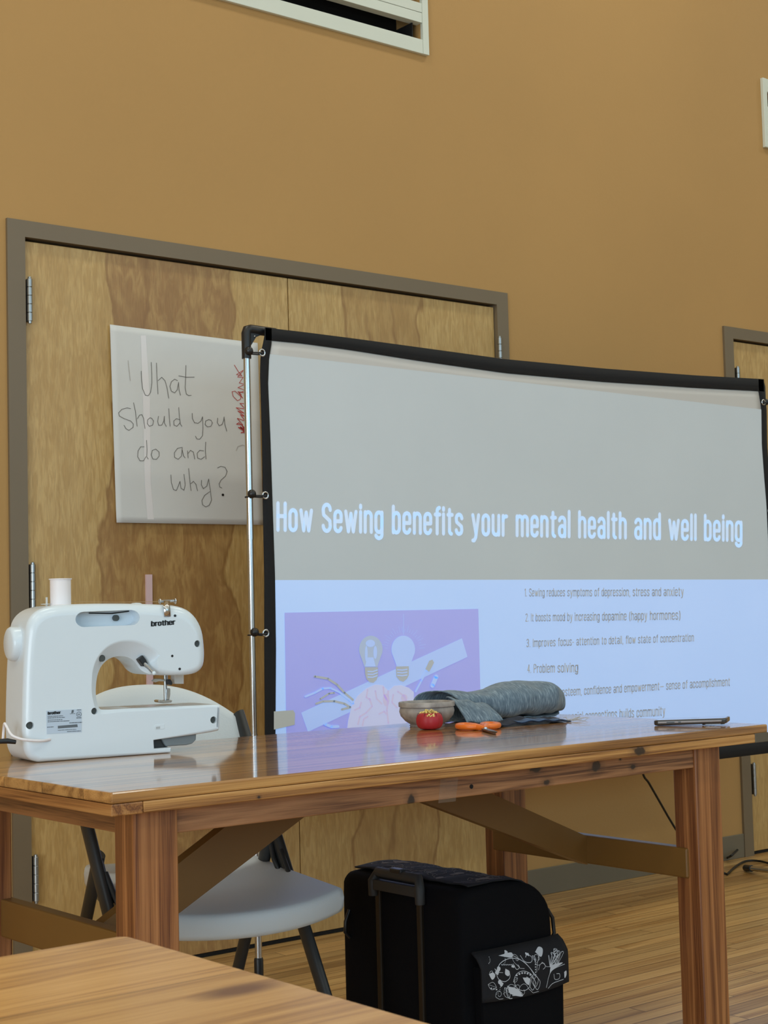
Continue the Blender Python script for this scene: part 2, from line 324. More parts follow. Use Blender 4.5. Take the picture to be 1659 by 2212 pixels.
GL = {
 'a': ([arc(w/2, X-.16, w/2, .16, 170, 0)+[(w, 0)], loop(0, w, 0, .42)], w), 'b': ([[(0, 0), (0, 1)], loop(0, w, 0, X)], w),
 'c': ([[(w, X-.24)]+arc(w/2, X-.16, w/2, .16, 0, 180)+arc(w/2, .16, w/2, .16, 180, 360)+[(w, .24)]], w), 'd': ([[(w, 0), (w, 1)], loop(0, w, 0, X)], w),
 'e': ([[(0, X*.5), (w, X*.5)]+arc(w/2, X-.16, w/2, .16, 0, 180)+arc(w/2, .16, w/2, .16, 180, 350)], w),
 'f': ([arc(.22, .88, .12, .12, 90, 180)+[(.10, 0)], [(0, X-.02), (.24, X-.02)]], .2), 'g': ([loop(0, w, 0, X), [(w, X), (w, -.1)]+arc(w/2, -.1, w/2, .13, 0, -170)], w),
 'h': ([[(0, 0), (0, 1)], nar(0, w, 0, X)], w), 'i': ([[(0, 0), (0, X)], [(0, .92), (0, 1)]], 0), 'j': ([[(.06, X), (.06, -.18)], [(.06, .92), (.06, 1)]], .06),
 'k': ([[(0, 0), (0, 1)], [(w, X), (0, .32)], [(.1, .45), (w, 0)]], w), 'l': ([[(0, 0), (0, 1)]], 0),
 'm': ([[(0, 0), (0, X)], nar(0, w*.92, 0, X), nar(w*.92, w*1.84, 0, X)], w*1.84), 'n': ([[(0, 0), (0, X)], nar(0, w, 0, X)], w), 'o': ([loop(0, w, 0, X)], w),
 'p': ([[(0, -.25), (0, X)], loop(0, w, 0, X)], w), 'q': ([[(w, -.25), (w, X)], loop(0, w, 0, X)], w),
 'r': ([[(0, 0), (0, X)], arc(.16, X-.18, .16, .16, 180, 80)], .17), 's': ([sh(w*.95, 0, X)], w*.95), 't': ([[(.08, 1-.06), (.08, .12)]+arc(.18, .12, .1, .12, 180, 270), [(0, X-.02), (.22, X-.02)]], .2),
 'u': ([uar(0, w, 0, X), [(w, 0), (w, X)]], w), 'v': ([[(0, X), (w/2, 0), (w, X)]], w), 'w': ([[(0, X), (.13, 0), (.25, X*.9), (.37, 0), (.5, X)]], .5),
 'x': ([[(0, X), (w, 0)], [(w, X), (0, 0)]], w), 'y': ([[(0, X), (w*.55, .02)], [(w, X), (w*.5, -.12), (w*.25, -.24), (0, -.24)]], w), 'z': ([[(0, X), (w, X), (0, 0), (w, 0)]], w),
 'H': ([[(0, 0), (0, 1)], [(.34, 0), (.34, 1)], [(0, .52), (.34, .52)]], .34), 'S': ([sh(.34, 0, 1)], .34), 'I': ([[(0, 0), (0, 1)]], 0),
 'P': ([[(0, 0), (0, 1), (.18, 1)]+arc(.18, .74, .16, .26, 90, -90)+[(0, .48)]], .34), 'M': ([[(0, 0), (0, 1), (.22, .2), (.44, 1), (.44, 0)]], .44),
 'B': ([[(0, 0), (0, 1), (.18, 1)]+arc(.18, .77, .15, .23, 90, -90)+arc(.18, .27, .17, .27, 90, -90)+[(0, 0)], [(0, .54), (.18, .54)]], .34),
 '1': ([[(0, .84), (.12, 1), (.12, 0)]], .14), '2': ([arc(.16, .8, .16, .2, 170, -20)+[(0, 0), (.33, 0)]], .33), '3': ([arc(.15, .77, .16, .23, 160, -90)+arc(.15, .27, .17, .27, 90, -160)], .32),
 '4': ([[(.24, 0), (.24, 1), (0, .28), (.34, .28)]], .34), '5': ([[(.3, 1), (.03, 1), (.02, .55)]+arc(.15, .3, .17, .3, 110, -150)], .32), '6': ([loop(0, .32, 0, .58), [(0, .3), (.02, .7)]+arc(.16, .82, .15, .18, 180, 20)], .32),
 '.': ([[(0, 0), (0, .05)]], .02), ',': ([[(.03, .05), (0, -.12)]], .03), '-': ([[(0, .4), (.16, .4)]], .16), '_': ([[(0, .4), (.5, .4)]], .5),
 '(': ([arc(.2, .42, .2, .65, 125, 235)], .1), ')': ([arc(-.1, .42, .2, .65, 55, -55)], .1), "'": ([[(0, .8), (0, 1)]], 0)}
def text_strokes(t, gap=.18, space=.24):
    out = []; x = 0
    for ch in t:
        if ch == ' ': x += space; continue
        st, wd = GL[ch]
        out += [[(x+a, b) for a, b in p] for p in st]; x += wd+gap
    return out, x-gap
def homog(q):   # unit square (u right, v up) -> quad BL, BR, TR, TL
    (x0, y0), (x1, y1), (x2, y2), (x3, y3) = q
    dx1, dx2, dx3 = x1-x2, x3-x2, x0-x1+x2-x3; dy1, dy2, dy3 = y1-y2, y3-y2, y0-y1+y2-y3
    den = dx1*dy2-dx2*dy1; g = (dx3*dy2-dx2*dy3)/den; h = (dx1*dy3-dx3*dy1)/den
    a, b, c, d, e, f = x1-x0+g*x1, x3-x0+h*x3, x0, y1-y0+g*y1, y3-y0+h*y3, y0
    return lambda u, v: ((a*u+b*v+c)/(g*u+h*v+1), (d*u+e*v+f)/(g*u+h*v+1))
def write(b, t, quad, f, sw=.13, gap=.18, space=.24, disc=8):   # quad px: baseline BL,BR, cap TR,TL ; f(px,py)->3D
    st, L = text_strokes(t, gap, space); H = homog(quad)
    for p in st: b.ribbon(p, sw, lambda u, v: f(*H((u+sw/2)/(L+sw), v)), disc)
    return b
# ------------------------------------------------------------------ room shell
XL, XR, YF, ZC = -3.2, 9.0, -9.5, 4.7
def slab_with_holes(xs, zs, holes, y0, y1):
    b = B()
    for i in range(len(xs)-1):
        for j in range(len(zs)-1):
            cx, cz = (xs[i]+xs[i+1])/2, (zs[j]+zs[j+1])/2
            if any(h[0] < cx < h[1] and h[2] < cz < h[3] for h in holes): continue
            b.box(xs[i], xs[i+1], y0, y1, zs[j], zs[j+1])
    return b
V1 = (2.0, 3.518, 3.035, 3.240); V2 = (5.486, 7.0, 3.035, 3.240)
D12 = (1.960, 3.868, 0, 2.155); D3 = (5.165, 7.1, 0, 2.155)
hs = [V1, V2, D12, D3]
xs = sorted({XL, XR} | {h[0] for h in hs} | {h[1] for h in hs}); zs = sorted({0, ZC, 2.155, 3.035, 3.240})
struct(obj('wall_back', slab_with_holes(xs, zs, hs, 0, .14), 'wall', smooth=0, fixn=False))
struct(obj('floor', B().box(XL-.1, XR+.1, YF-.1, .3, -.1, 0), 'floor', smooth=0))
struct(obj('ceiling', B().box(XL, XR, YF, 0, ZC, ZC+.1), 'ceil', smooth=0))
b = B()
for y0_, y1_, z0_, z1_ in ((YF, -7.2, 0, ZC), (-2.4, 0, 0, ZC), (-7.2, -2.4, 0, .12), (-7.2, -2.4, 2.55, ZC)): b.box(XL-.14, XL, y0_, y1_, z0_, z1_)
struct(obj('wall_left', b, 'pale', smooth=0, fixn=False))
b = B()
for k in range(5): b.box(XL-.1, XL-.04, -7.2+1.185*k, -7.14+1.185*k, .12, 2.55)
for z in (.12, 2.49): b.box(XL-.1, XL-.04, -7.2, -2.4, z, z+.06)
struct(obj('window_4', b, 'vent', smooth=0, fixn=False))
struct(obj('wall_right', B().box(XR, XR+.1, YF, 0, 0, ZC), 'pale', smooth=0))
# front wall (behind the camera) with three windows
wh = [(-2.2, .8, 1.5, 4.1), (1.4, 4.4, 1.5, 4.1), (5.0, 8.0, 1.5, 4.1)]
struct(obj('wall_front', slab_with_holes(sorted({XL, XR} | {h[0] for h in wh} | {h[1] for h in wh}), [0, 1.5, 4.1, ZC], wh, YF-.14, YF), 'pale', smooth=0, fixn=False))
for i, h in enumerate(wh):
    b = B()
    for x in (h[0], (h[0]+h[1])/2-.03, h[1]-.06): b.box(x, x+.06, YF-.1, YF-.04, h[2], h[3])
    for z in (h[2], 2.77, h[3]-.06): b.box(h[0], h[1], YF-.1, YF-.04, z, z+.06)
    struct(obj('window_%d' % (i+1), b, 'vent', smooth=0, fixn=False))
# base strips
struct(obj('baseboard_left', B().box(XL, 1.933, -.007, 0, 0, .095), 'base', smooth=0, bevel=.002))
struct(obj('baseboard_back', B().box(3.896, 5.130, -.007, 0, 0, .095), 'base', smooth=0, bevel=.002))
struct(obj('baseboard_right', B().box(7.16, XR, -.007, 0, 0, .095), 'base', smooth=0, bevel=.002))
# ------------------------------------------------------------------ doors
def door_frame(name, x0, x1, xi0, xi1, zo, zi):
    b = B()
    for a, c in ((x0, xi0), (xi1, x1)): b.box(a, c, -.010, .139, 0, zi)
    b.box(x0, x1, -.010, .139, zi, zo)
    b.box(xi0, xi1, .06, .139, zi-.02, zi)
    return struct(obj(name, b, 'frame', smooth=0, fixn=False))
def hinge(parent, x, z, lab=None):
    b = B(); n = 5; h = .124
    for k in range(n):
        z0 = z-h/2+h*k/n; b.lathe([(.0005, z0+.0006), (.0072, z0+.0006), (.008, z0+.0014), (.008, z0+h/n-.0014), (.0072, z0+h/n-.0006), (.0005, z0+h/n-.0006)], (x, -.013, 0), 14)
    b.lathe([(.0005, z-h/2-.008), (.005, z-h/2-.006), (.0055, z-h/2), (.0055, z+h/2), (.005, z+h/2+.005), (.0005, z+h/2+.007)], (x, -.013, 0), 14)
    b.box(x-.004, x+.004, -.010, .014, z-h/2, z+h/2)
    return obj('hinge', b, 'steel', parent, smooth=40)
door_frame('trim_1', 1.933, 3.896, 1.988, 3.841, 2.178, 2.130)
door_frame('trim_2', 5.130, 7.160, 5.188, 7.100, 2.178, 2.130)
def leaf(name, x0, x1, m, hx, zb=.014):
    d = struct(obj(name, B().box(x0, x1, .006, .050, zb, 2.122), m, smooth=0, bevel=.0015))
    for z in (1.947, 1.127, .308): hinge(d, hx, z)
    return d
leaf('door_1', 1.993, 2.9215, 'ply', 1.999)
leaf('door_2', 2.9255, 3.838, 'ply2', 3.846)
leaf('door_3', 5.194, 6.140, 'ply3', 5.205)
leaf('door_4', 6.146, 7.096, 'ply', 7.09)
for i, (a, c) in enumerate(((1.993, 3.838), (5.194, 7.096))):
    b = B().box(a, c, .012, .046, .001, .012); obj('door_sweep', b, 'black', bpy.data.objects['door_%d' % (1+2*i)], smooth=0)  # black strip under each door pair, standing in for the shade in the gap
# ------------------------------------------------------------------ wall vents
def vent(x0, x1, lab):
    t = thing('wall_vent', lab, 'vent', (x0, 0, 2.989))
    zo, z1 = 2.989, 3.294; yf = -.014
    b = B(); b.box(x0+.028, x1-.028, yf, 0, zo, 3.040); b.box(x0+.028, x1-.028, yf, 0, 3.237, z1)
    obj('rail', b, 'vent', t, smooth=0, bevel=.0015, fixn=False)
    for a in (x0, x1-.027): obj('stile', B().box(a, a+.027, yf-.001, 0, zo, z1), 'vent', t, smooth=0, bevel=.0015)
    for a, c in ((3.101, 3.1365), (3.1385, 3.172)): obj('slat', B().box(x0+.028, x1-.028, yf+.001, .02, a, c), 'vent', t, smooth=0, bevel=.001)
    for z in (3.043, 3.175):       # angled dark blades deep in each slot
        b = B(); b.hexa([(x0+.03, .016, z), (x1-.03, .016, z), (x1-.03, .10, z+.035), (x0+.03, .10, z+.035)], [(x0+.03, .016, z+.003), (x1-.03, .016, z+.003), (x1-.03, .10, z+.038), (x0+.03, .10, z+.038)])
        obj('blade', b, 'dark', t, smooth=0)
    xx = x1-.062 if x1 < 4 else x0+.062
    obj('duct_lining', B().box(x0+.03, x1-.03, .128, .136, 3.036, 3.239), 'black', t, smooth=0)
    obj('divider', B().box(xx, xx+.004, .004, .09, 3.041, 3.10), 'black', t, smooth=0)
vent(1.972, 3.546, 'long white louvred air vent high on orange wall above the double doors')
vent(5.456, 7.030, 'white louvred air vent at right edge, high above the single plywood door')

# ------------------------------------------------------------------ paper on the door
YP = -.002
pc = [hit(x, y, 1, YP) for x, y in ((251, 1129), (568, 1134), (556, 741), (237, 701))]
t = thing('flip_chart_sheet', 'white flip chart paper with handwritten question taped to left plywood door', 'paper', (pc[0].x, YP, pc[0].z))
def pg(u, v):
    a = pc[0].lerp(pc[1], u); b_ = pc[3].lerp(pc[2], u); p = a.lerp(b_, v)
    edge = max(0, abs(u-.5)*2-.9)*.02+max(0, .06-v)*.03
    return (p.x, YP-.0004-edge*.5, p.z)
sheet = obj('sheet', B().grid(pg, 24, 30), 'paper', t, smooth=60, solid=.0004, fixn=False)
CR = 420/1659
def c6(off): return lambda u, v: tuple(hit(200+u*CR, 660+v*CR, 1, YP-off))
HW = [[(415,560),(418,640),(427,710),(450,765),(475,770),(495,740),(506,660),(505,580),(500,485)],
[(545,490),(549,600),(558,755)],[(560,640),(590,612),(618,640),(635,700),(650,790)],
[(725,640),(700,628),(672,650),(660,690),(672,730),(700,745),(722,720),(733,660)],[(733,655),(738,720),(750,765)],
[(797,510),(795,600),(790,700),(800,755),(820,768),(842,766)],[(735,600),(800,611),(868,610)],
[(325,880),(295,873),(250,885),(222,915),(228,942),(270,965),(325,985),(348,1010),(345,1040),(310,1065),(285,1050),(268,1022)],
[(350,830),(365,900),(380,1030)],[(383,965),(400,935),(420,930),(435,960),(440,1000),(447,1050)],
[(490,958),(470,975),(468,1010),(485,1030),(512,1020),(520,985),(505,962),(490,958)],
[(562,945),(555,990),(565,1022),(590,1020),(608,985),(612,945)],[(612,945),(612,1000),(630,1032)],[(650,880),(655,960),(662,1030)],
[(745,975),(715,965),(692,985),(695,1020),(720,1030),(745,1000)],[(735,870),(742,960),(748,1010),(762,1030)],
[(850,920),(852,965),(870,1000),(900,1005),(925,985),(938,950)],[(938,948),(942,1040),(938,1110),(915,1140),(890,1138),(878,1115)],
[(990,973),(965,985),(960,1015),(980,1035),(1010,1030),(1022,1000),(1010,978),(990,973)],
[(1067,960),(1065,1000),(1080,1025),(1105,1015),(1120,975),(1122,950)],[(1122,950),(1128,1010),(1145,1072)],
[(440,1205),(410,1205),(388,1240),(385,1290),(405,1325),(435,1325),(455,1290)],[(460,1150),(465,1230),(462,1290),(475,1310)],
[(540,1225),(510,1235),(500,1275),(515,1310),(545,1312),(568,1285),(568,1250),(540,1225)],
[(765,1210),(725,1218),(698,1255),(700,1295),(730,1312),(758,1285),(765,1215)],[(766,1235),(775,1280),(790,1300)],
[(810,1240),(815,1300)],[(815,1262),(835,1235),(860,1250),(872,1310)],
[(948,1240),(915,1235),(892,1260),(895,1300),(925,1312),(955,1290)],[(965,1165),(962,1240),(968,1310)],
[(668,1445),(672,1510),(690,1570),(715,1578),(735,1530),(745,1500),(755,1560),(780,1575),(790,1530),(780,1440)],
[(820,1390),(828,1480),(840,1580)],[(838,1520),(860,1500),(882,1525),(895,1580)],
[(930,1490),(928,1530),(945,1562),(975,1540),(990,1480)],[(990,1480),(1005,1580),(1015,1660),(995,1705),(965,1718),(938,1700),(932,1665),(955,1620),(1000,1588)],
[(1065,1385),(1095,1372),(1130,1380),(1148,1415),(1135,1455),(1095,1490),(1080,1520),(1085,1548),(1103,1557)]]
words = {}
for s in HW:
    mx, my = sum(p[0] for p in s)/len(s), sum(p[1] for p in s)/len(s)
    k = 0 if my < 800 else (1 if mx < 780 else 2) if my < 1145 else (3 if mx < 620 else 4) if my < 1320 else (5 if mx < 1045 else 6)
    words.setdefault(k, B()).ribbon(s, 4.8, c6(.0016), 6)
words[6].ribbon([(1110,1614),(1114,1617)], 20, c6(.0018), 10)
for k in sorted(words): obj('handwritten_word' if k < 6 else 'question_mark', words[k], 'pen', sheet, smooth=0, fixn=False)
for s in ([(303,470),(312,560),(322,640)], [(1225,1238),(1240,1202),(1280,1190),(1320,1205)]): obj('faint_mark', B().ribbon(s, 5, c6(.0016), 6), 'penfaint', sheet, smooth=0, fixn=False)
b = B()
for s, wd in (([(1210,508),(1245,565),(1275,600),(1228,588),(1292,548),(1238,610),(1285,612),(1252,660),(1300,672),(1240,700),(1304,722),(1250,748),(1282,790),(1215,730),(1190,735),(1200,775),(1236,812),(1262,800),(1268,760),(1240,735)], 5),
              ([(1240,735),(1300,745),(1330,800),(1318,838),(1258,835),(1303,882),(1225,872),(1296,920),(1240,900),(1312,955),(1262,930),(1302,985),(1235,962),(1282,1020),(1228,1012),(1248,1000),(1320,1062)], 6),
              ([(1320,1062),(1245,1040),(1312,1085),(1262,1035),(1300,1090),(1280,1030),(1318,1075),(1268,1085)], 9)): b.ribbon(s, wd, c6(.0017), 6)
obj('red_scribble', b, 'red', sheet, smooth=0, fixn=False)
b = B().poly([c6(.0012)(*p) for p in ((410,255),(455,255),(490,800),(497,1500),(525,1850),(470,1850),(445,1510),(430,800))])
obj('tape_strip', b, 'tape', sheet, smooth=0, fixn=False, label='pale strip of tape running down the sheet')  # flat strip, paler than the sheet, running down over it
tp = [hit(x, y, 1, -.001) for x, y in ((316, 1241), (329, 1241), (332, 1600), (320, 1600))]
tag(obj('tape', B().prism([(p.x, p.z) for p in tp], lambda u, v, d: (u, d, v), 0.0058, -.001), 'pinktape', smooth=0), 'narrow pale pink strip of tape on left door below paper', 'tape')  # thin pale pink strip on the leaf, below the sheet

# ------------------------------------------------------------------ projection screen
YS = -.48
def S(off=0): return lambda x, y: tuple(hit(x, y, 1, YS-off))
scr = thing('projection_screen', 'portable projection screen on chrome tube frame showing a sewing slide', 'projection screen', (3.6, YS, 0))
def interp(pts, t):
    for (a, va), (c, vc) in zip(pts, pts[1:]):
        if t <= c: return va+(vc-va)*max(0, (t-a)/(c-a))
    return pts[-1][1]
def curve_x(px): q = sorted((hit(x, y, 1, YS).z, hit(x, y, 1, YS).x) for x, y in px); return lambda z: interp(q, z)
def curve_z(px): q = sorted((hit(x, y, 1, YS).x, hit(x, y, 1, YS).z) for x, y in px); return lambda x: interp(q, x)
iL = curve_x([(586,738),(580,775),(578,830),(583,950),(588,1100),(593,1250),(595,1400),(594,1560),(593,1700)])
oL = curve_x([(573,706),(571,730),(563,765),(562,810),(566,950),(568,1100),(571,1250),(571,1400),(572,1560),(572,1700)])
iR = curve_x([(1638,845),(1644,880),(1645,960),(1650,1030),(1655,1090),(1660,1200),(1662,1400),(1665,1620)])
oRx = lambda z: iR(z)+.030
iT = curve_z([(584,736),(650,742),(760,757),(900,779),(1090,806),(1300,825),(1500,838),(1638,845)])
oT = curve_z([(571,708),(650,717),(760,731),(900,750),(1090,776),(1300,796),(1500,811),(1645,819)])
ZB0, ZB1 = .478, .523
def fab(u, v):
    zt = iT(2.47+2.2*u); z = ZB1+(zt-ZB1)*v; x = iL(z)+(iR(z)-iL(z))*u; z = ZB1+(iT(x)-ZB1)*v
    return (x, YS, z)
fabric = obj('screen_fabric', B().grid(fab, 60, 50), 'screen', scr, smooth=60, solid=.0012, fixn=False)
b = B()
b.grid(lambda u, v: (lambda x: (x, YS-.001, iT(x)+(oT(x)-iT(x))*v))(oL(1.83)+(oRx(1.8)-oL(1.83))*u), 60, 2)
b.grid(lambda u, v: (oL(oT(2.47)*u+ZB0*(1-u))+(iL(oT(2.47)*u+ZB0*(1-u))-oL(oT(2.47)*u+ZB0*(1-u)))*v, YS-.001, oT(2.47)*u+ZB0*(1-u)), 60, 2)
b.grid(lambda u, v: (iR(oT(4.7)*u+ZB0*(1-u))+.030*v, YS-.001, oT(4.7)*u+ZB0*(1-u)), 60, 2)
b.grid(lambda u, v: (oL(.6)+(oRx(.6)-oL(.6))*u, YS-.001, ZB0+(ZB1-ZB0)*v), 40, 2)
obj('border', b, 'blackcloth', fabric, smooth=60, solid=.004, fixn=False)
# frame tubes
xL, xR = hit(551.5, 1150, 1, YS-.004).x, 4.772
PB = YS+.022
TZL, TZR = 1.835, 1.850
def pole(x, zt):
    b = B().tube([(x, PB, .05), (x, PB, .70)], .0098, 16).tube([(x, PB, .70), (x, PB, 1.24)], .0088, 16).tube([(x, PB, 1.24), (x, PB, zt-.03)], .0098, 16)
    return obj('upright_pole', b, 'chrome', scr, smooth=50, fixn=False)
xl_top, xl_bot = xL, xL
pole(xL, TZL); pole(xR, TZR)
obj('cross_bar', B().tube([(xL+.02, PB, TZL), (3.6, PB, 1.822), (xR-.02, PB, TZR)], .0095, 14), 'chrome', scr, smooth=50)
obj('cross_bar', B().tube([(xL+.02, PB+.004, .50), (xR-.02, PB+.004, .50)], .0095, 14), 'chrome', scr, smooth=50)
def corner(x, z, sx, sz=1):
    b = B().tube([(x, PB, z-sz*.085), (x, PB, z-sz*.012), (x+sx*.003, PB, z-sz*.003), (x+sx*.014, PB, z), (x+sx*.10, PB, z-.002)], .0135, 14)
    b.hexa([(x+sx*.012, PB-.006, z-sz*.012), (x+sx*.052, PB-.006, z-sz*.012), (x+sx*.030, PB-.006, z-sz*.022), (x+sx*.012, PB-.006, z-sz*.048)],
           [(x+sx*.012, PB+.006, z-sz*.012), (x+sx*.052, PB+.006, z-sz*.012), (x+sx*.030, PB+.006, z-sz*.022), (x+sx*.012, PB+.006, z-sz*.048)])
    o = obj('corner_bracket', b, 'blackp', scr, smooth=50, fixn=False)
    for dx, dz in ((.06, .003), (.075, .0), (.024, -.020*sz)): obj('screw', B().sphere((x+sx*dx, PB-.013 if dz > -.01 else PB-.007, z+dz), .0028, 8, 6), 'chrome', o, smooth=60, fixn=False)
corner(xL, TZL, 1); corner(xR, TZR, -1)
corner(xL, .50, 1, -1); corner(xR, .50, -1, -1)
def eyelet(x, z, px):
    obj('grommet', B().torus((x, YS-.004, z), (0, 1, 0), .0092, .0028, 20, 8), 'chrome', fabric, smooth=60)
    obj('eyelet_hole', B().lathe([(.0005, YS-.0036), (.0075, YS-.0036), (.0075, YS-.003), (.0005, YS-.003)], (x, 0, z), 16, 1), 'ply2', fabric, smooth=0, label='hole showing plywood behind') if False else None
    s = 1 if px < x else -1
    b = B().sphere((px-s*.001, PB-.014, z+.004), .0125, 14, 10)
    b.tube([(px+s*.006, PB-.016, z), (px+s*.02, YS-.010, z-.002), (x, YS-.008, z), (x+s*.002, YS+.002, z+.001)], .0022, 8)
    b.tube([(px+s*.006, PB-.012, z-.004), (px+s*.022, YS-.004, z-.006), (x, YS-.006, z-.003)], .0022, 8)
    b.torus((px, PB, z-.004), (0, 0, 1), .0115, .0022, 18, 6)
    obj('bungee_tie', b, 'blackp', scr, smooth=60, fixn=False)
for x, y in ((566,762),(573,1070),(574,1368),(573,1660)): p = hit(x, y, 1, YS-.004); eyelet(p.x, p.z, xL)
for z in (1.775, 1.368, .98, .60): eyelet(iR(z)+.014, z, xR)
def foot(x, out):
    o = obj('foot_tube', B().tube([(x, PB, .035), (x+out, PB-.235, .014)], .0098, 14).tube([(x, PB, .035), (x+out, PB+.235, .014)], .0098, 14), 'chrome', scr, smooth=50, fixn=False)
    for s in (-1, 1):
        a = Vector((x+out, PB+s*.235, .0135)); d = (Vector((x, PB, .035))-a).normalized()
        obj('foot_cap', B().tube([a-d*.012, a-d*.006, a+d*.04], [.009, .0125, .0125], 14), 'blackp', o, smooth=50)
    return o
foot(xL, -.0); foot(xR, .09)
for x in (xL, xR): obj('foot_joint', B().lathe([(.003, .012), (.012, .014), (.013, .03), (.013, .085), (.011, .09), (.003, .09)], (x, PB, 0), 16), 'blackp', scr, smooth=50)

# projected slide: light thrown on the fabric
def lit(name, e): return mat(name, srgb(202, 200, 198), .85, emit=(e[0], e[1], e[2], 1), es=1)
EK = .8
M['s_black'] = lit('slide_dark_area', (.030, .068, .095))
M['s_white'] = lit('slide_white_area', (.075, .225, .53))
M['s_title'] = lit('slide_title_light', (.19, .32, .51))
M['s_grey'] = lit('slide_text_grey', (.05, .055, .06))
M['s_purple'] = lit('slide_purple_area', (.004, .022, .40))
M['s_strip'] = lit('slide_pale_strip', (.05, .17, .50))
M['s_bulb'] = lit('slide_glass_bulb', (.03, .10, .25))
M['s_metal'] = lit('slide_bulb_cap', (.04, .06, .09))
M['s_brain'] = lit('slide_brain', (.16, .19, .40))
M['s_pink'] = lit('slide_brain_fold', (.17, .13, .30))
M['s_dim'] = lit('slide_grey_patch', (.03, .045, .04))
zdiv = hit(590, 1253, 1, YS).z
def area(z0f, z1f, off, e0=.0, n=40, xr0=None):
    def g(u, v):
        xx = 2.47+2.25*u; z = z0f(xx)+(z1f(xx)-z0f(xx))*v
        x = iL(z)+(iR(z)-iL(z))*u; return (x, YS-off, z0f(x)+(z1f(x)-z0f(x))*v)
    return B().grid(g, n, 30)
zt = lambda x: 1.765-.017*(x-2.49)/2.2
zd = lambda x: zdiv-.012*(x-2.49)/2.2
obj('slide_header', area(zd, zt, .0012), 's_black', fabric, smooth=0, fixn=False)
obj('slide_body', area(lambda x: ZB1, zd, .0012), 's_white', fabric, smooth=0, fixn=False)
b = write(B(), 'How Sewing benefits your mental health and well being', [(597,1144.6),(1604,1167.5),(1604,1116),(597,1087)], S(.0022), sw=.155, gap=.225, space=.34)
obj('slide_title', b, 's_title', fabric, smooth=0, fixn=False)
lines = [('1. Sewing reduces symptoms of depression, stress and anxiety', (1133,1288),(1477,1287),(1477,1269),(1133,1272)),
 ('2. It boosts mood by increasing dopamine (happy hormones)', (1135,1342),(1470,1338),(1470,1319),(1135,1326)),
 ('3. Improves focus- attention to detail, flow state of concentration', (1137,1397.5),(1499,1385),(1499,1369),(1137,1381)),
 ('4. Problem solving', (1139,1453),(1249,1451.5),(1249,1432),(1139,1436)),
 ('5. Builds self esteem, confidence and empowerment_ sense of accomplishment', (1141,1508),(1577,1481),(1577,1464),(1141,1491)),
 ('6. Making new social connections builds community', (1143,1564),(1437,1545),(1437,1526),(1143,1545))]
for tx, *q in lines: obj('slide_list_line', write(B(), tx, q, S(.0022), sw=.125, gap=.2, space=.3, disc=6), 's_grey', fabric, smooth=0, fixn=False)
CP = 460/1659
def c7(off): return lambda u, v: tuple(hit(600+u*CP, 1290+v*CP, 1, YS-off))
def pic(name, polys, m, off): 
    b = B()
    for p in polys: b.poly([c7(off)(*q) for q in p])
    return obj(name, b, m, fabric, smooth=0, fixn=False)
def blob(cx, cy, rx, ry, n=20, rot=0, jit=0):
    o = []
    for k in range(n):
        a = 2*PI*k/n; q = 1+jit*math.sin(3*a+cx); x, y = rx*q*math.cos(a), ry*q*math.sin(a)
        o.append((cx+x*math.cos(rot)-y*math.sin(rot), cy+x*math.sin(rot)+y*math.cos(rot)))
    return o
pic('slide_picture_backdrop', [[(53,121),(1562,91),(1592,1250),(70,1290)]], 's_purple', .0020)
pic('slide_paper_strip', [[(183,900),(1435,320),(1478,465),(235,1050)]], 's_strip', .0026)
bulb = lambda cx, cy: [(cx+math.sin(a)*r*92, cy-math.cos(a)*112) for a, r in [(2*PI*k/28, 1) for k in range(28)] if math.cos(a) > -.55]
def bulbpoly(cx, cy):
    top = [(cx+92*math.cos(t), cy-108*math.sin(t)) for t in [PI*(-.08)+PI*1.16*k/24 for k in range(25)]]
    return top+[(cx-62, cy+100), (cx-50, cy+135), (cx+50, cy+135), (cx+62, cy+100)]
pic('slide_clear_bulb', [bulbpoly(725,408)], 's_bulb', .0032)
pic('slide_lit_bulb', [bulbpoly(978,408)], 's_strip', .0032)
pic('slide_clear_bulb_glow', [blob(722,360,36,28), [(700,470),(745,470),(762,540),(680,540)], blob(760,430,14,50), blob(690,440,10,60)], 's_strip', .0036)
for q in ([(678,545),(780,545),(782,610),(770,645),(745,668),(718,664),(692,640),(680,600)], [(920,540),(1022,538),(1022,605),(1008,635),(978,660),(950,650),(924,620)]): pic('slide_bulb_cap', [q], 's_metal', .0034)
b = B()
b2, b3 = B(), B()
for k in range(3): b2.ribbon([(700,592+k*22-14),(740,590+k*22-10),(778,580+k*22-14)], 8, c7(.0038), 0); b3.ribbon([(930,575+k*22-10),(970,578+k*22-10),(1010,572+k*22-10)], 8, c7(.0038), 0)
obj('slide_cap_thread', b2, 's_strip', fabric, smooth=0, fixn=False); obj('slide_cap_thread', b3, 's_strip', fabric, smooth=0, fixn=False)
for k in range(22):
    a = PI*(.02+.96*k/21); r1 = 150+18*math.sin(k*2.3); b.ribbon([(980+124*math.cos(a), 405-134*math.sin(a)), (980+(r1+14)*math.cos(a), 405-(r1+22)*math.sin(a))], 2.2, c7(.0026), 0)
b.ribbon([(980,130),(980,290)], 4, c7(.0026), 0)
obj('slide_bulb_rays', b, 's_strip', fabric, smooth=0, fixn=False)
brain = [(530,1100),(548,960),(575,850),(620,770),(690,710),(760,680),(820,685),(862,730),(905,690),(960,685),(1020,705),(1060,740),(1060,830),(1000,900),(1010,1110)]
pic('slide_brain', [brain], 's_brain', .0036)
b = B()
random.seed(4)
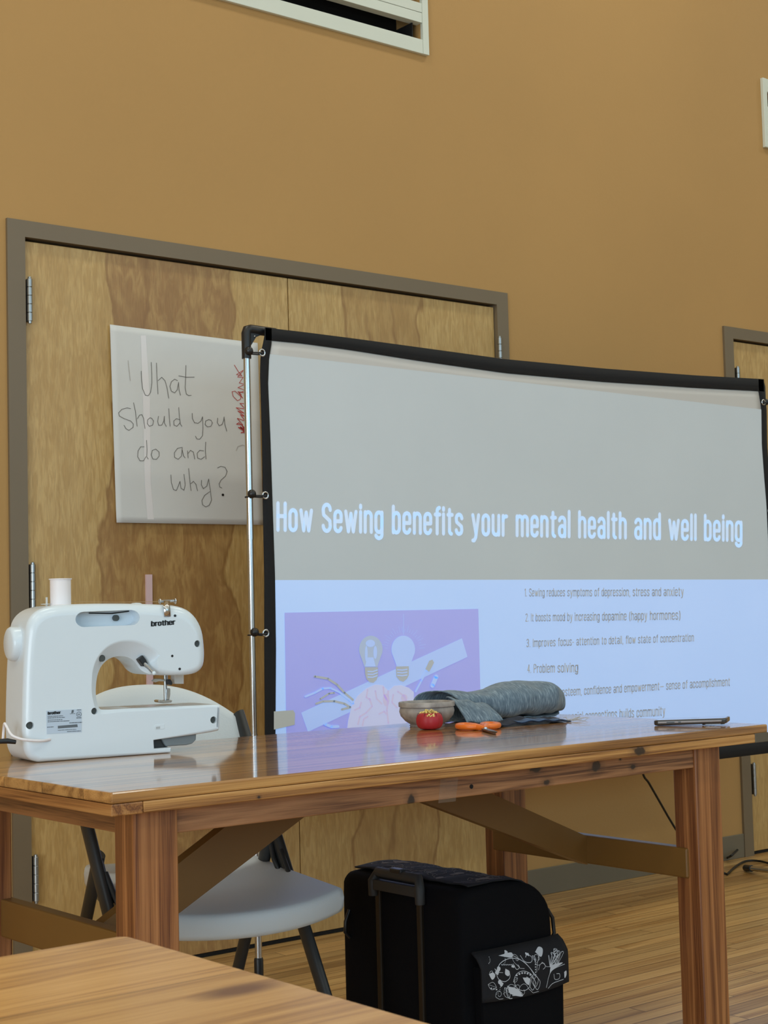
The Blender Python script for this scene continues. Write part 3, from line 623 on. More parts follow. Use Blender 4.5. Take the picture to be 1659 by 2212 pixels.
for p in ([(860,730),(858,800),(850,880),(862,980)], [(822,700),(828,760),(850,800)], [(715,790),(735,850),(690,900),(640,930),(625,990)], [(935,735),(985,770),(1000,800),(975,830)], [(700,720),(690,780),(720,800)], [(790,910),(830,890),(845,910)], [(660,1000),(670,950),(700,930)], [(900,760),(890,820),(930,860)], [(760,730),(770,790),(810,830)], [(600,880),(640,860),(650,820)]):
    b.ribbon(p, 13, c7(.0042), 8)
b.poly([c7(.0042)(*q) for q in blob(845,800,26,50)]); b.poly([c7(.0042)(*q) for q in blob(985,785,26,30)])
obj('slide_brain_fold', b, 's_pink', fabric, smooth=0, fixn=False)
for q, wd in (([(288,618),(390,635),(460,680),(520,745),(585,800)], 18), ([(300,830),(350,812),(440,810),(520,830),(565,858),(500,875)], 18), ([(330,795),(400,750),(440,745)], 14)): obj('slide_grey_stem', B().ribbon(q, wd, c7(.0040), 8), 's_metal', fabric, smooth=0, fixn=False)
obj('slide_match_head', B().poly([c7(.0041)(*q) for q in ((1150,560),(1180,495),(1205,486),(1218,510),(1180,582))]), 's_metal', fabric, smooth=0, fixn=False)
for q, wd in (([(215,775),(290,745),(350,712),(410,708),(480,740),(560,800),(590,830)], 15), ([(1160,575),(1120,650),(1075,735)], 14), ([(370,990),(420,1010),(470,1008)], 22), ([(1235,620),(1205,690)], 34)): obj('slide_white_stem', B().ribbon(q, wd, c7(.0044), 8), 's_strip', fabric, smooth=0, fixn=False)
pic('slide_grey_tab', [[(-30,890),(120,880),(135,905),(132,995),(-30,1032)]], 's_dim', .0036)
def smooth_path(pts, k=8):
    out = []; P_ = [Vector(p) for p in pts]; P_ = [P_[0]*2-P_[1]]+P_+[P_[-1]*2-P_[-2]]
    for i in range(1, len(P_)-2):
        a, b_, c, d = P_[i-1:i+3]
        for j in range(k):
            t = j/k; out.append(.5*((2*b_)+(c-a)*t+(2*a-5*b_+4*c-d)*t*t+(3*b_-a-3*c+d)*t**3))
    return out+[P_[-2]]
# ------------------------------------------------------------------ tables
T = .755
def table(name, lab, x0, x1, yf, yb, topm, legs, seed=0, corner_r=0, details=True):
    t = thing(name, lab, 'table', ((x0+x1)/2, (yf+yb)/2, 0))
    zt, zm, zb = T, T-.0185, T-.038
    r = corner_r
    if r:
        pl = [(x1-r+r*math.sin(a), yb-r+r*math.cos(a)) for a in [PI/2*k/8 for k in range(9)]]+[(x1, yf), (x0, yf), (x0, yb)]
    else: pl = [(x0, yf), (x1, yf), (x1+.012, yb), (x0, yb)]
    obj('tabletop', B().prism(pl, lambda u, v, d: (u, v, d), zm, zt), [topm], t, smooth=0, bevel=.003)
    i = .0006
    obj('edge_batten', B().box(x0+.058, x1-i, yf+i, yf+.07, zb, zm-.0004), 'edge_k' if details else 'edge', t, smooth=0, bevel=.002)
    obj('edge_batten', B().box(x0+.058, x1-i, yb-.07, yb-i, zb, zm-.0004), 'edge', t, smooth=0, bevel=.002)
    obj('end_batten', B().box(x0+i, x0+.0575, yf+i, yb-i, zb, zm-.0004), 'edgey', t, smooth=0, bevel=.002)
    obj('end_batten', B().box(x1-.09, x1-.032, yf+.072, yb-.072, zb, zm-.0004), 'edgey', t, smooth=0, bevel=.002)
    lx0, lx1 = legs; lw, ld = .082, .066; LY = (yf+.040, yb-.04-ld)
    for lx in (lx0, lx1):
        for ly in LY: obj('leg', B().box(lx, lx+lw, ly, ly+ld, 0, zb), 'leg', t, smooth=0, bevel=.0035, label=None)
    a0, a1 = .672, zb
    for j_, ly in enumerate((LY[0]+.006, LY[1]+ld-.036)): obj('apron', B().box(lx0+lw, lx1, ly, ly+.03, a0, a1), 'apron_k' if details and j_ == 0 else 'apron', t, smooth=0, bevel=.002)
    for lx in (lx0+.006, lx1+lw-.036): obj('apron', B().box(lx, lx+.03, LY[0]+ld, LY[1], a0+.003, a1), 'aprony', t, smooth=0, bevel=.002)
    # painted stretchers between end legs, notched into their inner faces
    ym = (LY[0]+LY[1]+ld)/2
    s0, s1 = .432, .497
    if details:
        for xx, z0, z1 in ((lx0+lw-.024, .420, .492), (lx1-.006, s0, s1)):
            obj('stretcher', B().box(xx, xx+.030, LY[0]+ld*.45, LY[1]+ld*.5, z0, z1), 'band', t, smooth=0, bevel=.004)
        xa, xb = lx1-.006, lx0+lw+.006
        def brace(p, q, top1, top0):    # p,q lower/upper ends of the lower edge, top0/top1 of the upper edge
            b = B().prism([p, q, top1, top0], lambda u, v, d: (u, d, v), ym-.014, ym+.014)
            obj('brace', b, 'band', t, smooth=0)
        brace((xa, .430), (1.955, .700), (2.17, .700), (xa, .4955))
        brace((xb, .375), (2.03, .715), (1.83, .715), (xb, .440+.02))
    return t
M['edgey'] = wood('pine_edge_y', 1, srgb(104, 60, 28), srgb(152, 100, 52), srgb(176, 126, 72), ring=30, stretch=.04, rough=.42, coat=.3, crough=.2, fine=.4, knots=1.5)
M['aprony'] = wood('pine_apron_y', 1, srgb(84, 48, 26), srgb(132, 86, 48), srgb(150, 100, 60), ring=24, stretch=.07, rough=.45, coat=.2, crough=.25, fine=.35, knots=2.4)
x0, x1, yf, yb = 1.207, 2.860, -1.879, -1.115
ce = ((x0+.058+x1)/2, .7267); ca_ = ((1.352+2.658)/2, (.672+.717)/2)
kn = lambda px, c_, lst: [(hit(x, y, 1, px).x-c_[0], hit(x, y, 1, px).z-c_[1], a, e) for x, y, a, e in lst]
M['edge_k'] = knotty('edge', 'pine_edge_with_knots', kn(yf, ce, [(1383, 1622, .020, .010), (1366, 1601, .008, .003), (560, 1722, .004, .003)]))
M['apron_k'] = knotty('apron', 'pine_apron_with_knots', kn(yf+.046, ca_, [(1287, 1655, .016, .013), (1158, 1662, .018, .007), (1181, 1690, .012, .007), (1367, 1657, .009, .006), (888, 1730, .010, .012), (1340, 1640, .004, .003)]))
tb = table('work_table', 'long varnished pine table carrying the white sewing machine', x0, x1, yf, yb, 'top', (1.270, 2.658))
obj('corner_patch', B().box(x1-.046, x1+.0006, yf-.0012, yf+.05, .717, .7375), mat('dark_corner_patch', srgb(92, 84, 70), .5, var=.1), tb, smooth=0, bevel=.001, label='dark grey patch on right front corner')
ya = yf+.046
p = hit(1018, 1699, 1, ya); obj('bolt_hole', B().lathe([(.0003, ya-.0012), (.0042, ya-.0012), (.0042, ya+.001), (.0003, ya+.001)], (p.x, 0, p.z), 14, 1), 'black', tb)
pa = [hit(x, y, 1, ya-.0008) for x, y in ((947, 1735), (984, 1731), (990, 1677), (952, 1683))]
obj('clear_tape', B().prism([(q.x, q.z) for q in pa], lambda u, v, d: (u, d, v), ya-.0012, ya-.0002), mat('clear_tape', srgb(190, 175, 160), .12, alpha=.08), tb, smooth=0)
b = B().box(2.775, 2.86, yb-.30, yb-.18, .0, .001) if False else None
table('front_table', 'worn pine table top in the near left corner of the photo', -.98, .672, -3.62, -2.868, 'neartop', (-.90, .52), corner_r=.012, details=False)

# ------------------------------------------------------------------ folding chair
CX, CY, CA = 1.795, -1.225, -.044
cd = Vector((math.sin(CA), -math.cos(CA), 0)); cr = Vector((math.cos(CA), math.sin(CA), 0))
ch = thing('folding_chair', 'grey plastic folding chair with dark metal legs behind the pine table', 'chair', (CX, CY, 0))
def K(lat, f, z): return tuple(Vector((CX, CY, 0))+cr*lat+cd*f+Vector((0, 0, z)))
HW2, SA = .222, .458
upf = lambda z: SA*(1-z/.8)-SA/2
for s in (-1, 1):
    pts = [K(s*HW2, upf(z), z) for z in (.012, .2, .4, .6, .80)]
    obj('leg', B().tube(pts, .0195, 14, flat=.6, upref=cd), 'gunmetal', ch, smooth=50)
    pts = [K(s*(HW2-.012), upf(.54)+(-.327-upf(.54))*k, .54*(1-k)+.012*k) for k in (0, .33, .66, 1)]
    obj('leg', B().tube(pts, .0185, 14, flat=.6, upref=cd), 'gunmetal', ch, smooth=50)
    pts = [K(s*(HW2-.014), upf(.52)-.01, .525), K(s*(HW2-.016), upf(.5)-.004, .485), K(s*(HW2-.016), upf(.46)+.0, .452), K(s*(HW2-.012), upf(.45)+.03, .448), K(s*(HW2-.008), upf(.5)+.012, .505)]
    obj('link', B().tube(pts, .006, 8), 'gunmetal', ch, smooth=50)
    for f_, lt in ((upf(.0), HW2), (-.327, HW2-.012)):
        obj('leg_cap', B().lathe([(.003, 0), (.019, .001), (.020, .012), (.018, .035), (.003, .036)], K(s*lt, f_, 0), 14), 'blackp', ch, smooth=50)
obj('cross_rod', B().tube([K(-HW2, -.215, .17), K(HW2, -.215, .17)], .007, 10), 'gunmetal', ch)
obj('cross_rod', B().tube([K(-HW2, upf(.15), .15), K(HW2, upf(.15), .15)], .007, 10), 'gunmetal', ch)
def seatf(off):
    def g(u, v):
        a = (u-.5)*2; f0, f1 = -.21, .168
        wd = .184+.024*v+.008*math.sin(PI*v); lat = a*wd+.012
        f = f0+(f1-f0)*v + (1-a*a)*.052*v - (1-a*a)*.02*(1-v)
        # rounded front corners
        z = .445 + .010*a*a + .044*(1-v)**2 - .018*math.exp(-((v-.45)/.3)**2)*(1-a*a) - .006*v**6
        return K(lat, f, z+off)
    return g
n1, n2 = 28, 24
b = B(); g = seatf(0)
top_ = [[Vector(g(i/n1, j/n2)) for j in range(n2+1)] for i in range(n1+1)]
vs = []; 
ring = [(i, 0) for i in range(n1)]+[(n1, j) for j in range(n2)]+[(n1-i, n2) for i in range(n1)]+[(0, n2-j) for j in range(n2)]
b.grid(lambda u, v: top_[round(u*n1)][round(v*n2)], n1, n2)
cen = Vector(K(0, 0, .44)); rp = [top_[i][j] for i, j in ring]
lay = []
for k, (o_, dz) in enumerate(((.0, 0), (.006, -.002), (.010, -.008), (.012, -.020), (.011, -.040), (.006, -.050), (-.010, -.054))):
    lay.append([p+((p-cen)*Vector((1, 1, 0))).normalized()*o_+Vector((0, 0, dz)) for p in rp])
R_ = len(ring)
for k in range(len(lay)-1):
    b.add(lay[k]+lay[k+1], [(i, (i+1) % R_, R_+(i+1) % R_, R_+i) for i in range(R_)])
b.add([p-Vector((0, 0, .016)) for p in lay[0]]+lay[-1], [(i, (i+1) % R_, R_+(i+1) % R_, R_+i) for i in range(R_)])
b.grid(lambda u, v: top_[round(u*n1)][round(v*n2)]-Vector((0, 0, .016)), n1, n2)
obj('seat', b, 'grey', ch, smooth=60)
# backrest: oval-topped curved panel between the uprights
def backf(off):
    def g(u, v):
        a = (u-.5)*2; zt = .868-.075*abs(a)**2.6-.02*a*a; zb_ = .60+.02*a*a; z = zb_+(zt-zb_)*v
        f = -SA/2-.002+(.8-z)*.40 + .030*(a*a-1)*1.0 + off
        return K(a*.232, f, z)
    return g
b = B(); ga, gb = backf(.010), backf(-.010)
b.grid(ga, 32, 12).grid(gb, 32, 12)
n1, n2 = 32, 12
ring = [(i/n1, 0) for i in range(n1)]+[(1, j/n2) for j in range(n2)]+[(1-i/n1, 1) for i in range(n1)]+[(0, 1-j/n2) for j in range(n2)]
A_ = [Vector(ga(*q)) for q in ring]; C_ = [Vector(gb(*q)) for q in ring]; cc = Vector(K(0, -.2, .73))
Mi = [(p+q)/2+((p+q)/2-cc).normalized()*.009 for p, q in zip(A_, C_)]; R_ = len(ring)
b.add(A_+Mi, [(i, (i+1) % R_, R_+(i+1) % R_, R_+i) for i in range(R_)]); b.add(Mi+C_, [(i, (i+1) % R_, R_+(i+1) % R_, R_+i) for i in range(R_)])
obj('backrest', b, 'grey', ch, smooth=60)

# ------------------------------------------------------------------ rolling bag
BX0, BX1, BY0, BY1, BH = 2.245, 2.520, -1.525, -1.105, .428
bag = thing('rolling_tote_bag', 'black wheeled bag with white floral pocket under the pine table', 'bag', ((BX0+BX1)/2, (BY0+BY1)/2, 0))
def bagprof(z0=.028):
    p = [(BX0+.006, z0), (BX0-.004, .10), (BX0-.004, BH-.05)]
    p += [(BX0-.004+.026*(1-math.cos(a)), BH-.034+.028*math.sin(a)) for a in [PI/2*k/5 for k in range(1, 6)]]
    p += [(BX0+.10, BH), (BX1-.115, BH-.004)]
    p += [(BX1-.115+.112*math.sin(a), BH-.092+.088*math.cos(a)) for a in [PI/2*k/9 for k in range(1, 10)]]
    p += [(BX1+.004, .22), (BX1+.006, .12), (BX1-.004, z0)]
    return p
pr_ = bagprof(); n = len(pr_); b = B(); rows = []
cx_, cz_ = (BX0+BX1)/2, .22
ys_ = [(0, .93), (.003, .965), (.012, .99), (.03, 1)]
yy = [(BY0+a, s) for a, s in ys_]+[(BY0+(BY1-BY0)*k/6, 1.0+.006*math.sin(k*2.1)) for k in range(1, 6)]+[(BY1-a, s) for a, s in ys_[::-1]]
b.add([(cx_+(u-cx_)*s, y, cz_+(v-cz_)*s) for y, s in yy for u, v in pr_],
      [(i*n+k, i*n+(k+1) % n, (i+1)*n+(k+1) % n, (i+1)*n+k) for i in range(len(yy)-1) for k in range(n)]+[tuple(range(n))[::-1], tuple((len(yy)-1)*n+k for k in range(n))])
body = obj('bag_body', b, 'bag', bag, smooth=50)
# patterned fabric: curls of white line drawing on black
def flourish(b, f, W_, H_, seed, count, lw):
    rnd = random.Random(seed)
    def spiral(cx, cy, r, a0, turns, sgn): return [(cx+r*(1-.8*k/28)*math.cos(a0+sgn*turns*2*PI*k/28), cy+r*(1-.8*k/28)*math.sin(a0+sgn*turns*2*PI*k/28)) for k in range(29)]
    for k in range(count):
        cx, cy = rnd.uniform(.03, .97)*W_, rnd.uniform(.08, .92)*H_; r = rnd.uniform(.07, .17)*H_; ty = k % 4
        cl = lambda pts: [(min(max(x, .004), W_-.004), min(max(y, .004), H_-.004)) for x, y in pts]
        if ty == 0:
            s = spiral(cx, cy, r, rnd.uniform(0, 6), 1.1, rnd.choice((-1, 1))); b.ribbon(cl(s), lw, f, 0)
            a = s[0]; b.ribbon(cl([a, (a[0]+r*.9, a[1]-r*.8), (a[0]+r*2, a[1]-r*1.0)]), lw, f, 0)
        elif ty == 1:
            an = rnd.uniform(0, 6)
            for sgn in (-1, 1): b.ribbon(cl([(cx+math.cos(an)*r*1.6*t-math.sin(an)*sgn*r*.5*math.sin(PI*t), cy+math.sin(an)*r*1.6*t+math.cos(an)*sgn*r*.5*math.sin(PI*t)) for t in [q/8 for q in range(9)]]), lw, f, 0)
            b.ribbon(cl([(cx, cy), (cx+math.cos(an)*r*1.6, cy+math.sin(an)*r*1.6)]), lw*.7, f, 0)
        elif ty == 2:
            an = rnd.uniform(0, 6)
            pts = [(cx+math.cos(an+t)*r*.3*(1 if abs(t-PI) > .7 else 2.4), cy+math.sin(an+t)*r*.3*(1 if abs(t-PI) > .7 else 2.4)) for t in [2*PI*q/14 for q in range(14)]]
            b.poly([f(*q) for q in cl(pts)])
        else:
            for q in range(5):
                an = q*.3+rnd.uniform(0, 6)*0+seed; x, y = cx+math.cos(an)*r, cy+math.sin(an)*r
                b.poly([f(*w_) for w_ in cl([(x+lw*1.1*math.cos(z), y+lw*1.1*math.sin(z)) for z in [2*PI*j/8 for j in range(8)]])])
    return b
M['pat'] = mat('white_flourish_print', srgb(205, 208, 216), .8)
M['patdim'] = mat('greyed_flourish_print', srgb(118, 112, 106), .8)
M['navyblack'] = mat('print_ground_cloth', srgb(17, 17, 24), .85, bump=.2, bscale=400)
# pocket on the narrow face turned to the viewer
pk = obj('pocket', B().prism([(BX0+.030, .05), (BX1-.004, .05), (BX1+.000, .20), (BX1-.004, .262), (BX0+.026, .262)], lambda u, v, d: (u, d, v), BY0-.030, BY0+.002), 'bag', bag, smooth=0, bevel=.008)
P0, P1 = BX0+.018, BX1+.004; Zt, Zb = .292, .192
def flapf(off):
    def g(u, v):      # u across, v top->bottom
        z = Zt-(Zt-Zb)*v; y = BY0-.008-.030*min(1, v*3.2)**.6-.006*math.sin(PI*u)
        return (P0+(P1-P0)*u, y-off, z-.006*math.sin(PI*u)*v+.010*max(0, u-.85))
    return g
b = B().grid(flapf(0), 20, 10)
fl = obj('pocket_flap', b, 'navyblack', bag, smooth=60, solid=.004, fixn=False)
W_, H_ = P1-P0, Zt-Zb
ff = flapf(.0034)
F = lambda x, y: ff(x/W_, 1-y/H_)
b = B()
sp = lambda cx, cy, r, a0, turns, sgn, k1=.85: [(cx+r*(1-k1*k/22)*math.cos(a0+sgn*turns*2*PI*k/22), cy+r*(1-k1*k/22)*math.sin(a0+sgn*turns*2*PI*k/22)) for k in range(23)]
# hand-placed main motif (metres on the flap), then small filler
U = W_/.46
def q2(cx, cy): return ((cx-820)/455*W_, (1545-cy-(cx-820)*-.0 - (cx-820)*.18)/265*H_)
def st(pts, wd=.0012):
    if len(pts) > 2: pts = [(q.x, q.y) for q in smooth_path([(x, y, 0) for x, y in pts], 5)]
    b.ribbon([(min(max(x, .002), W_-.002), min(max(y, .002), H_-.002)) for x, y in [q2(*p) for p in pts]], wd, F, 0)
def po(pts):
    if len(pts) < 7: pts = [(q.x, q.y) for q in smooth_path([(x, y, 0) for x, y in list(pts)+[pts[0]]], 4)][:-1]
    b.poly([F(min(max(x, .002), W_-.002), min(max(y, .002), H_-.002)) for x, y in [q2(*p) for p in pts]])
st([(1080,1400),(1050,1350),(1010,1310),(960,1305),(910,1330),(888,1370),(895,1410),(925,1425),(950,1405),(948,1375),(930,1358)])
st([(1085,1440),(1060,1390),(1020,1370),(985,1385),(972,1420),(985,1460),(1020,1475),(1050,1455),(1055,1420),(1035,1402)])
st([(1085,1400),(1050,1350),(1000,1300),(960,1278)]); st([(1090,1380),(1098,1320),(1125,1270),(1130,1262)])
st([(1020,1290),(1030,1320),(1060,1325),(1072,1300),(1055,1285),(1042,1300)]); st([(1140,1470),(1160,1400),(1190,1370),(1250,1355)]); st([(1150,1475),(1180,1450),(1240,1440)])
st([(1100,1370),(1110,1340),(1130,1335),(1138,1355),(1125,1368)]); st([(1200,1265),(1220,1280),(1215,1300),(1195,1300),(1188,1285)])
st([(970,1330),(985,1360),(1000,1350),(992,1335)]); st([(1185,1400),(1190,1430),(1215,1430),(1218,1405),(1200,1400)])
for a in (-.5, -.2, .1, .4): st([(1165,1360),(1165+70*math.sin(a)+30, 1360-75*math.cos(a))], .0022); 
for a in (-.45, -.15, .15, .45): st([(1195,1350),(1195+60*math.sin(a)+8,1345-62*math.cos(a)),(1205+60*math.sin(a)+14,1342-60*math.cos(a)),(1210,1348)], .001)
po([(1160,1400),(1175,1350),(1240,1345),(1180,1375)]); po([(930,1355),(950,1370),(945,1395),(928,1385)]); po([(1015,1405),(1050,1410),(1048,1445),(1030,1435)])
po([(1245,1400),(1258,1395),(1258,1420),(1247,1435)]); po([(940,1450),(985,1465),(1010,1505),(950,1490)]); po([(850,1385),(870,1375),(880,1395),(865,1415)]); po([(1100,1275),(1130,1250),(1145,1262),(1120,1300)]); po([(920,1290),(985,1275),(975,1300)])
for cx, cy in ((1060,1400),(1075,1385),(1085,1400)): st([(cx, cy),(cx-14, cy+35),(cx+5, cy+75),(cx+22, cy+35),(cx, cy)], .0011)
st([(945,1445),(930,1470),(940,1510),(960,1520)]); st([(985,1465),(1010,1490),(1010,1508)]); st([(960,1500),(1005,1500)])
for k in range(6): po([(985+k*14+5*math.cos(z), 1392-3*math.sin(k/5*PI)*4+5*math.sin(z)) for z in [2*PI*j/8 for j in range(8)]])
for k in range(6): po([(918+k*9+3*math.cos(z), 1335+3*math.sin(z)) for z in [2*PI*j/8 for j in range(8)]])
for k in range(7): po([(1084+3*math.cos(z), 1310+k*14+4*math.sin(z)) for z in [2*PI*j/8 for j in range(8)]])
for k in range(3): po([(860+k*12+4*math.cos(z), 1462+4*math.sin(z)+k*3) for z in [2*PI*j/8 for j in range(8)]])
flourish(b, F, W_, H_, 5, 22, .0008)
obj('flap_print', b, 'pat', fl, smooth=0, fixn=False)
# patterned lid strip along the top
lidx = [(BX0+.030, BH-.001), (BX0+.10, BH+.001), (BX1-.115, BH-.003), (BX1-.085, BH-.008), (BX1-.055, BH-.024)]
def lidf(off):
    def g(u, v):
        k = u*4; i = min(3, int(k)); t_ = k-i; a, c = lidx[i], lidx[i+1]
        w_ = .0012*math.sin(v*31+u*5)+.0010*math.sin(v*17-u*9)
        return (a[0]+(c[0]-a[0])*t_, BY0+.010+(BY1-BY0-.02)*v, a[1]+(c[1]-a[1])*t_+off+w_+.002)
    return g
lid = obj('lid_panel', B().grid(lidf(0), 16, 60), 'navyblack', bag, smooth=60, solid=.003, fixn=False)
lf = lidf(.0024)
b = flourish(B(), lambda x, y: lf(min(1, y/.19), min(1, x/.40)), .40, .19, 11, 120, .0013)
obj('lid_print', b, 'patdim', lid, smooth=0, fixn=False)
# telescopic handle lying in its channel on the broad face
hy0, hy1 = BY0+.13, BY0+.275
xh = BX0-.012
for y in (hy0, hy1): obj('handle_rail', B().box(xh, xh+.012, y-.008, y+.008, .05, BH-.03), mat('bronze_rail', srgb(44, 36, 28), .4, metal=.4), bag, smooth=0, bevel=.003)
b = B().tube([(xh-.002, hy0-.010, BH-.045), (xh-.003, hy0-.010, BH-.012), (xh+.004, hy0, BH+.008), (xh+.004, hy1, BH+.008), (xh-.003, hy1+.010, BH-.012), (xh-.002, hy1+.010, BH-.045)], .0115, 12)
b.box(xh-.010, xh+.008, hy0-.012, hy1+.012, BH-.03, BH-.008)
hd = obj('pull_handle', b, mat('dark_grey_handle', srgb(46, 44, 43), .6), bag, smooth=50, fixn=False)
obj('release_button', B().box(xh-.006, xh+.012, (hy0+hy1)/2-.02, (hy0+hy1)/2+.02, BH+.012, BH+.024), 'blackp', hd, smooth=0, bevel=.004)
obj('strap_loop', B().tube([(BX1+.003, BY0+.02, .345), (BX1+.016, BY0+.018, .325), (BX1+.020, BY0+.018, .290), (BX1+.010, BY0+.02, .275), (BX1+.002, BY0+.02, .285)], .0045, 8), 'blackp', bag, smooth=60)
obj('strap_loop', B().tube([(BX0-.004, BY1-.03, .335), (BX0-.016, BY1-.03, .31), (BX0-.018, BY1-.03, .285), (BX0-.004, BY1-.03, .272)], .0045, 8), 'blackp', bag, smooth=60)
for y in (BY0+.06, BY1-.06):
    for x in (BX0+.025, BX1-.035): obj('wheel', B().lathe([(.004, -.011), (.024, -.011), (.027, -.006), (.027, .006), (.024, .011), (.004, .011)], (x, y, .027), 20, 1), 'blackp', bag, smooth=40)

# ------------------------------------------------------------------ cable from the screen across the floor
fl0 = lambda x, y, z=.006: hit(x, y, 2, z)
q = [hit(1388, 1668, 1, -.14), hit(1402, 1692, 1, -.13), hit(1425, 1732, 1, -.12), hit(1448, 1772, 1, -.11), hit(1470, 1805, 1, -.11)]
e0 = q[-1]
path = [Vector((q[0].x-.10, -.16, .70)), Vector((q[0].x-.03, -.14, .55))]+q+[Vector((e0.x+.06, -.14, e0.z*.55)), Vector((e0.x+.09, -.17, .03)), Vector((e0.x+.12, -.22, .007)), fl0(1572, 1887), fl0(1590, 1871), fl0(1612, 1860), fl0(1640, 1860), fl0(1672, 1868), fl0(1720, 1880), fl0(1800, 1872)]
tag(obj('power_cable', B().tube(smooth_path(path), .0042, 8), 'cable', smooth=60), 'black cable hanging behind the table and running over the floor', 'cable')
p1 = [fl0(1540, 1868), fl0(1567, 1855), hit(1580, 1848, 1, -.06), hit(1593, 1836, 1, -.02)]
tag(obj('cord_end', B().tube(smooth_path(p1), .0045, 8), 'cable', smooth=60), 'short black cord end lifting off the floor by the grey door frame foot', 'cable')
# ------------------------------------------------------------------ sewing machine
A0 = hit(80, 1648, 2, T); A1 = hit(361, 1627, 2, T); MU = (A1-A0).normalized(); MN = Vector((-MU.y, MU.x, 0))
def ML(x, y, off=0.):
    d = ray(x, y); o = A0+MN*off; t = ((o-CAM).dot(MN))/d.dot(MN); q = CAM+d*t-o; return (q.dot(MU), q.z)
def MW(u, z, d): p = A0+MU*u+MN*d; return (p.x, p.y, z+T)
sm = thing('sewing_machine', 'white sewing machine with its back turned, on left end of pine table', 'sewing machine', MW(.17, 0, .06))
OD = .014
OUT = [(84,1647,.010,1),(362,1627.5,.004,1),(363,1614,.002,1),(327,1616.5,.002,1),(326,1598,.002,1),(418,1586,.006,0),(462,1579,.008,0),(469,1573,.008,0),(470.5,1550,.008,0),(470,1527,.007,0),(464,1521.5,.006,0),
 (420,1523,.006,0),(340,1527,.006,0),(260,1531,.006,0),(222,1533,.008,0),(212,1530,.009,0),(207,1516,.010,0),(205,1495,.012,0),(207,1472,.014,0),(212,1454,.018,0),(222,1437,.023,0),(238,1424,.028,0),(256,1418,.031,0),(276,1418.5,.033,0),(292,1425,.036,0),
 (303,1436,.040,0),(312,1448,.038,0),(325,1456,.026,0),(345,1458.5,.014,0),(375,1458.5,.010,0),(405,1457,.013,0),(424,1452,.016,0),(436,1441,.018,0),(441,1422,.020,0),(440.5,1392,.022,0),(436,1362,.024,0),(424,1336,.026,0),(404,1317,.027,0),(376,1308,.026,0),
 (337,1305.5,.024,0),(290,1304,.022,0),(240,1303.5,.022,0),(190,1304,.022,0),(140,1306,.022,0),(105,1310,.022,0),(82,1318,.022,0),(66,1332,.022,0),(57,1352,.020,0),(53,1385,.018,0),(50,1440,.016,0),(48,1500,.016,0),(47,1560,.016,0),(48,1600,.016,0),(53,1626,.016,0),(64,1641,.014,0)]
def resample(O, k=3):
    out = []; n = len(O)
    for i in range(n):
        p1, p2 = O[i], O[(i+1) % n]; p0 = O[i-1] if not p1[3] else p1; p3 = O[(i+2) % n] if not p2[3] else p2
        out.append(p1)
        if p1[3] and p2[3]: continue
        for j in range(1, k):
            t = j/k
            f = lambda a, b_, c, d: .5*((2*b_)+(c-a)*t+(2*a-5*b_+4*c-d)*t*t+(3*b_-a-3*c+d)*t**3)
            out.append(tuple(f(p0[m], p1[m], p2[m], p3[m]) for m in (0, 1, 2))+(0,))
    return out
O = resample(OUT); n = len(O)
PO = [Vector((*ML(x, y, OD), 0)) for x, y, _, _ in O]
for p in PO: p.y = max(p.y, 0.0004)
NR = []
for i in range(n):
    a, c = PO[i-1], PO[(i+1) % n]; t = (c-a).normalized(); NR.append(Vector((-t.y, t.x, 0)))   # inward for CCW
area2 = sum(PO[i].x*PO[(i+1) % n].y-PO[(i+1) % n].x*PO[i].y for i in range(n))
if area2 < 0: NR = [-v for v in NR]
DEPTH = .125
b = B(); rows = []
def chamfer(i, k):
    x, y, r, _ = O[i]
    if 203 < x < 332 and 1415 < y < 1535: f = k/6; return (PO[i]+NR[i]*r*(1-f)*1.05, r*.8*f)     # flat bevel round the throat
    th = PI/2*k/6; return (PO[i]+NR[i]*r*(1-math.sin(th)), min(r, .020)*(1-math.cos(th)))
for k in range(7): rows.append([chamfer(i, k) for i in range(n)])
rows.append([(PO[i], DEPTH*.5) for i in range(n)])
for k in range(5):
    th = PI/2*(1-k/4); rows.append([(PO[i]+NR[i]*min(O[i][2], .018)*(1-math.sin(th)), DEPTH-min(O[i][2], .018)*(1-math.cos(th))) for i in range(n)])
m_ = len(rows)
b.add([MW(p.x, p.y, d) for r in rows for p, d in r], [(i*n+k, i*n+(k+1) % n, (i+1)*n+(k+1) % n, (i+1)*n+k) for i in range(m_-1) for k in range(n)]+[tuple(range(n))[::-1], tuple((m_-1)*n+k for k in range(n))])
mbody = obj('machine_body', b, 'white', sm, smooth=40)
# sink the carry handle and the screw wells into the shell
cut = B()
hp = []
for cx, a0, a1 in ((181, 90, 270), (284, 270, 450)):
    for k in range(9):
        a = math.radians(a0+(a1-a0)*k/8); yc = 1338 if cx < 200 else 1334
        hp.append(ML(cx+18*math.cos(a), yc-16.5*math.sin(a), 0))
cut.prism(hp, MW, -.01, .034)
WELLS = [(64,1567,.0072),(202.5,1536,.0066),(221.5,1422,.0070),(425,1390.5,.0070),(459.5,1555,.0072)]
for x, y, r in WELLS:
    u, z = ML(x, y, .004); cut.prism([(u+r*math.cos(2*PI*k/20), z+r*math.sin(2*PI*k/20)) for k in range(20)], MW, -.004 if y != 1422 else -.02, .014)
co_ = obj('cutter', cut, 'white', smooth=0)
md = mbody.modifiers.new('cut', 'BOOLEAN'); md.operation = 'DIFFERENCE'; md.object = co_; md.solver = 'EXACT'
bpy.context.view_layer.update(); dg = bpy.context.evaluated_depsgraph_get()
nm = bpy.data.meshes.new_from_object(mbody.evaluated_get(dg)); mbody.modifiers.clear()
if len(nm.vertices) > 500: mbody.data = nm
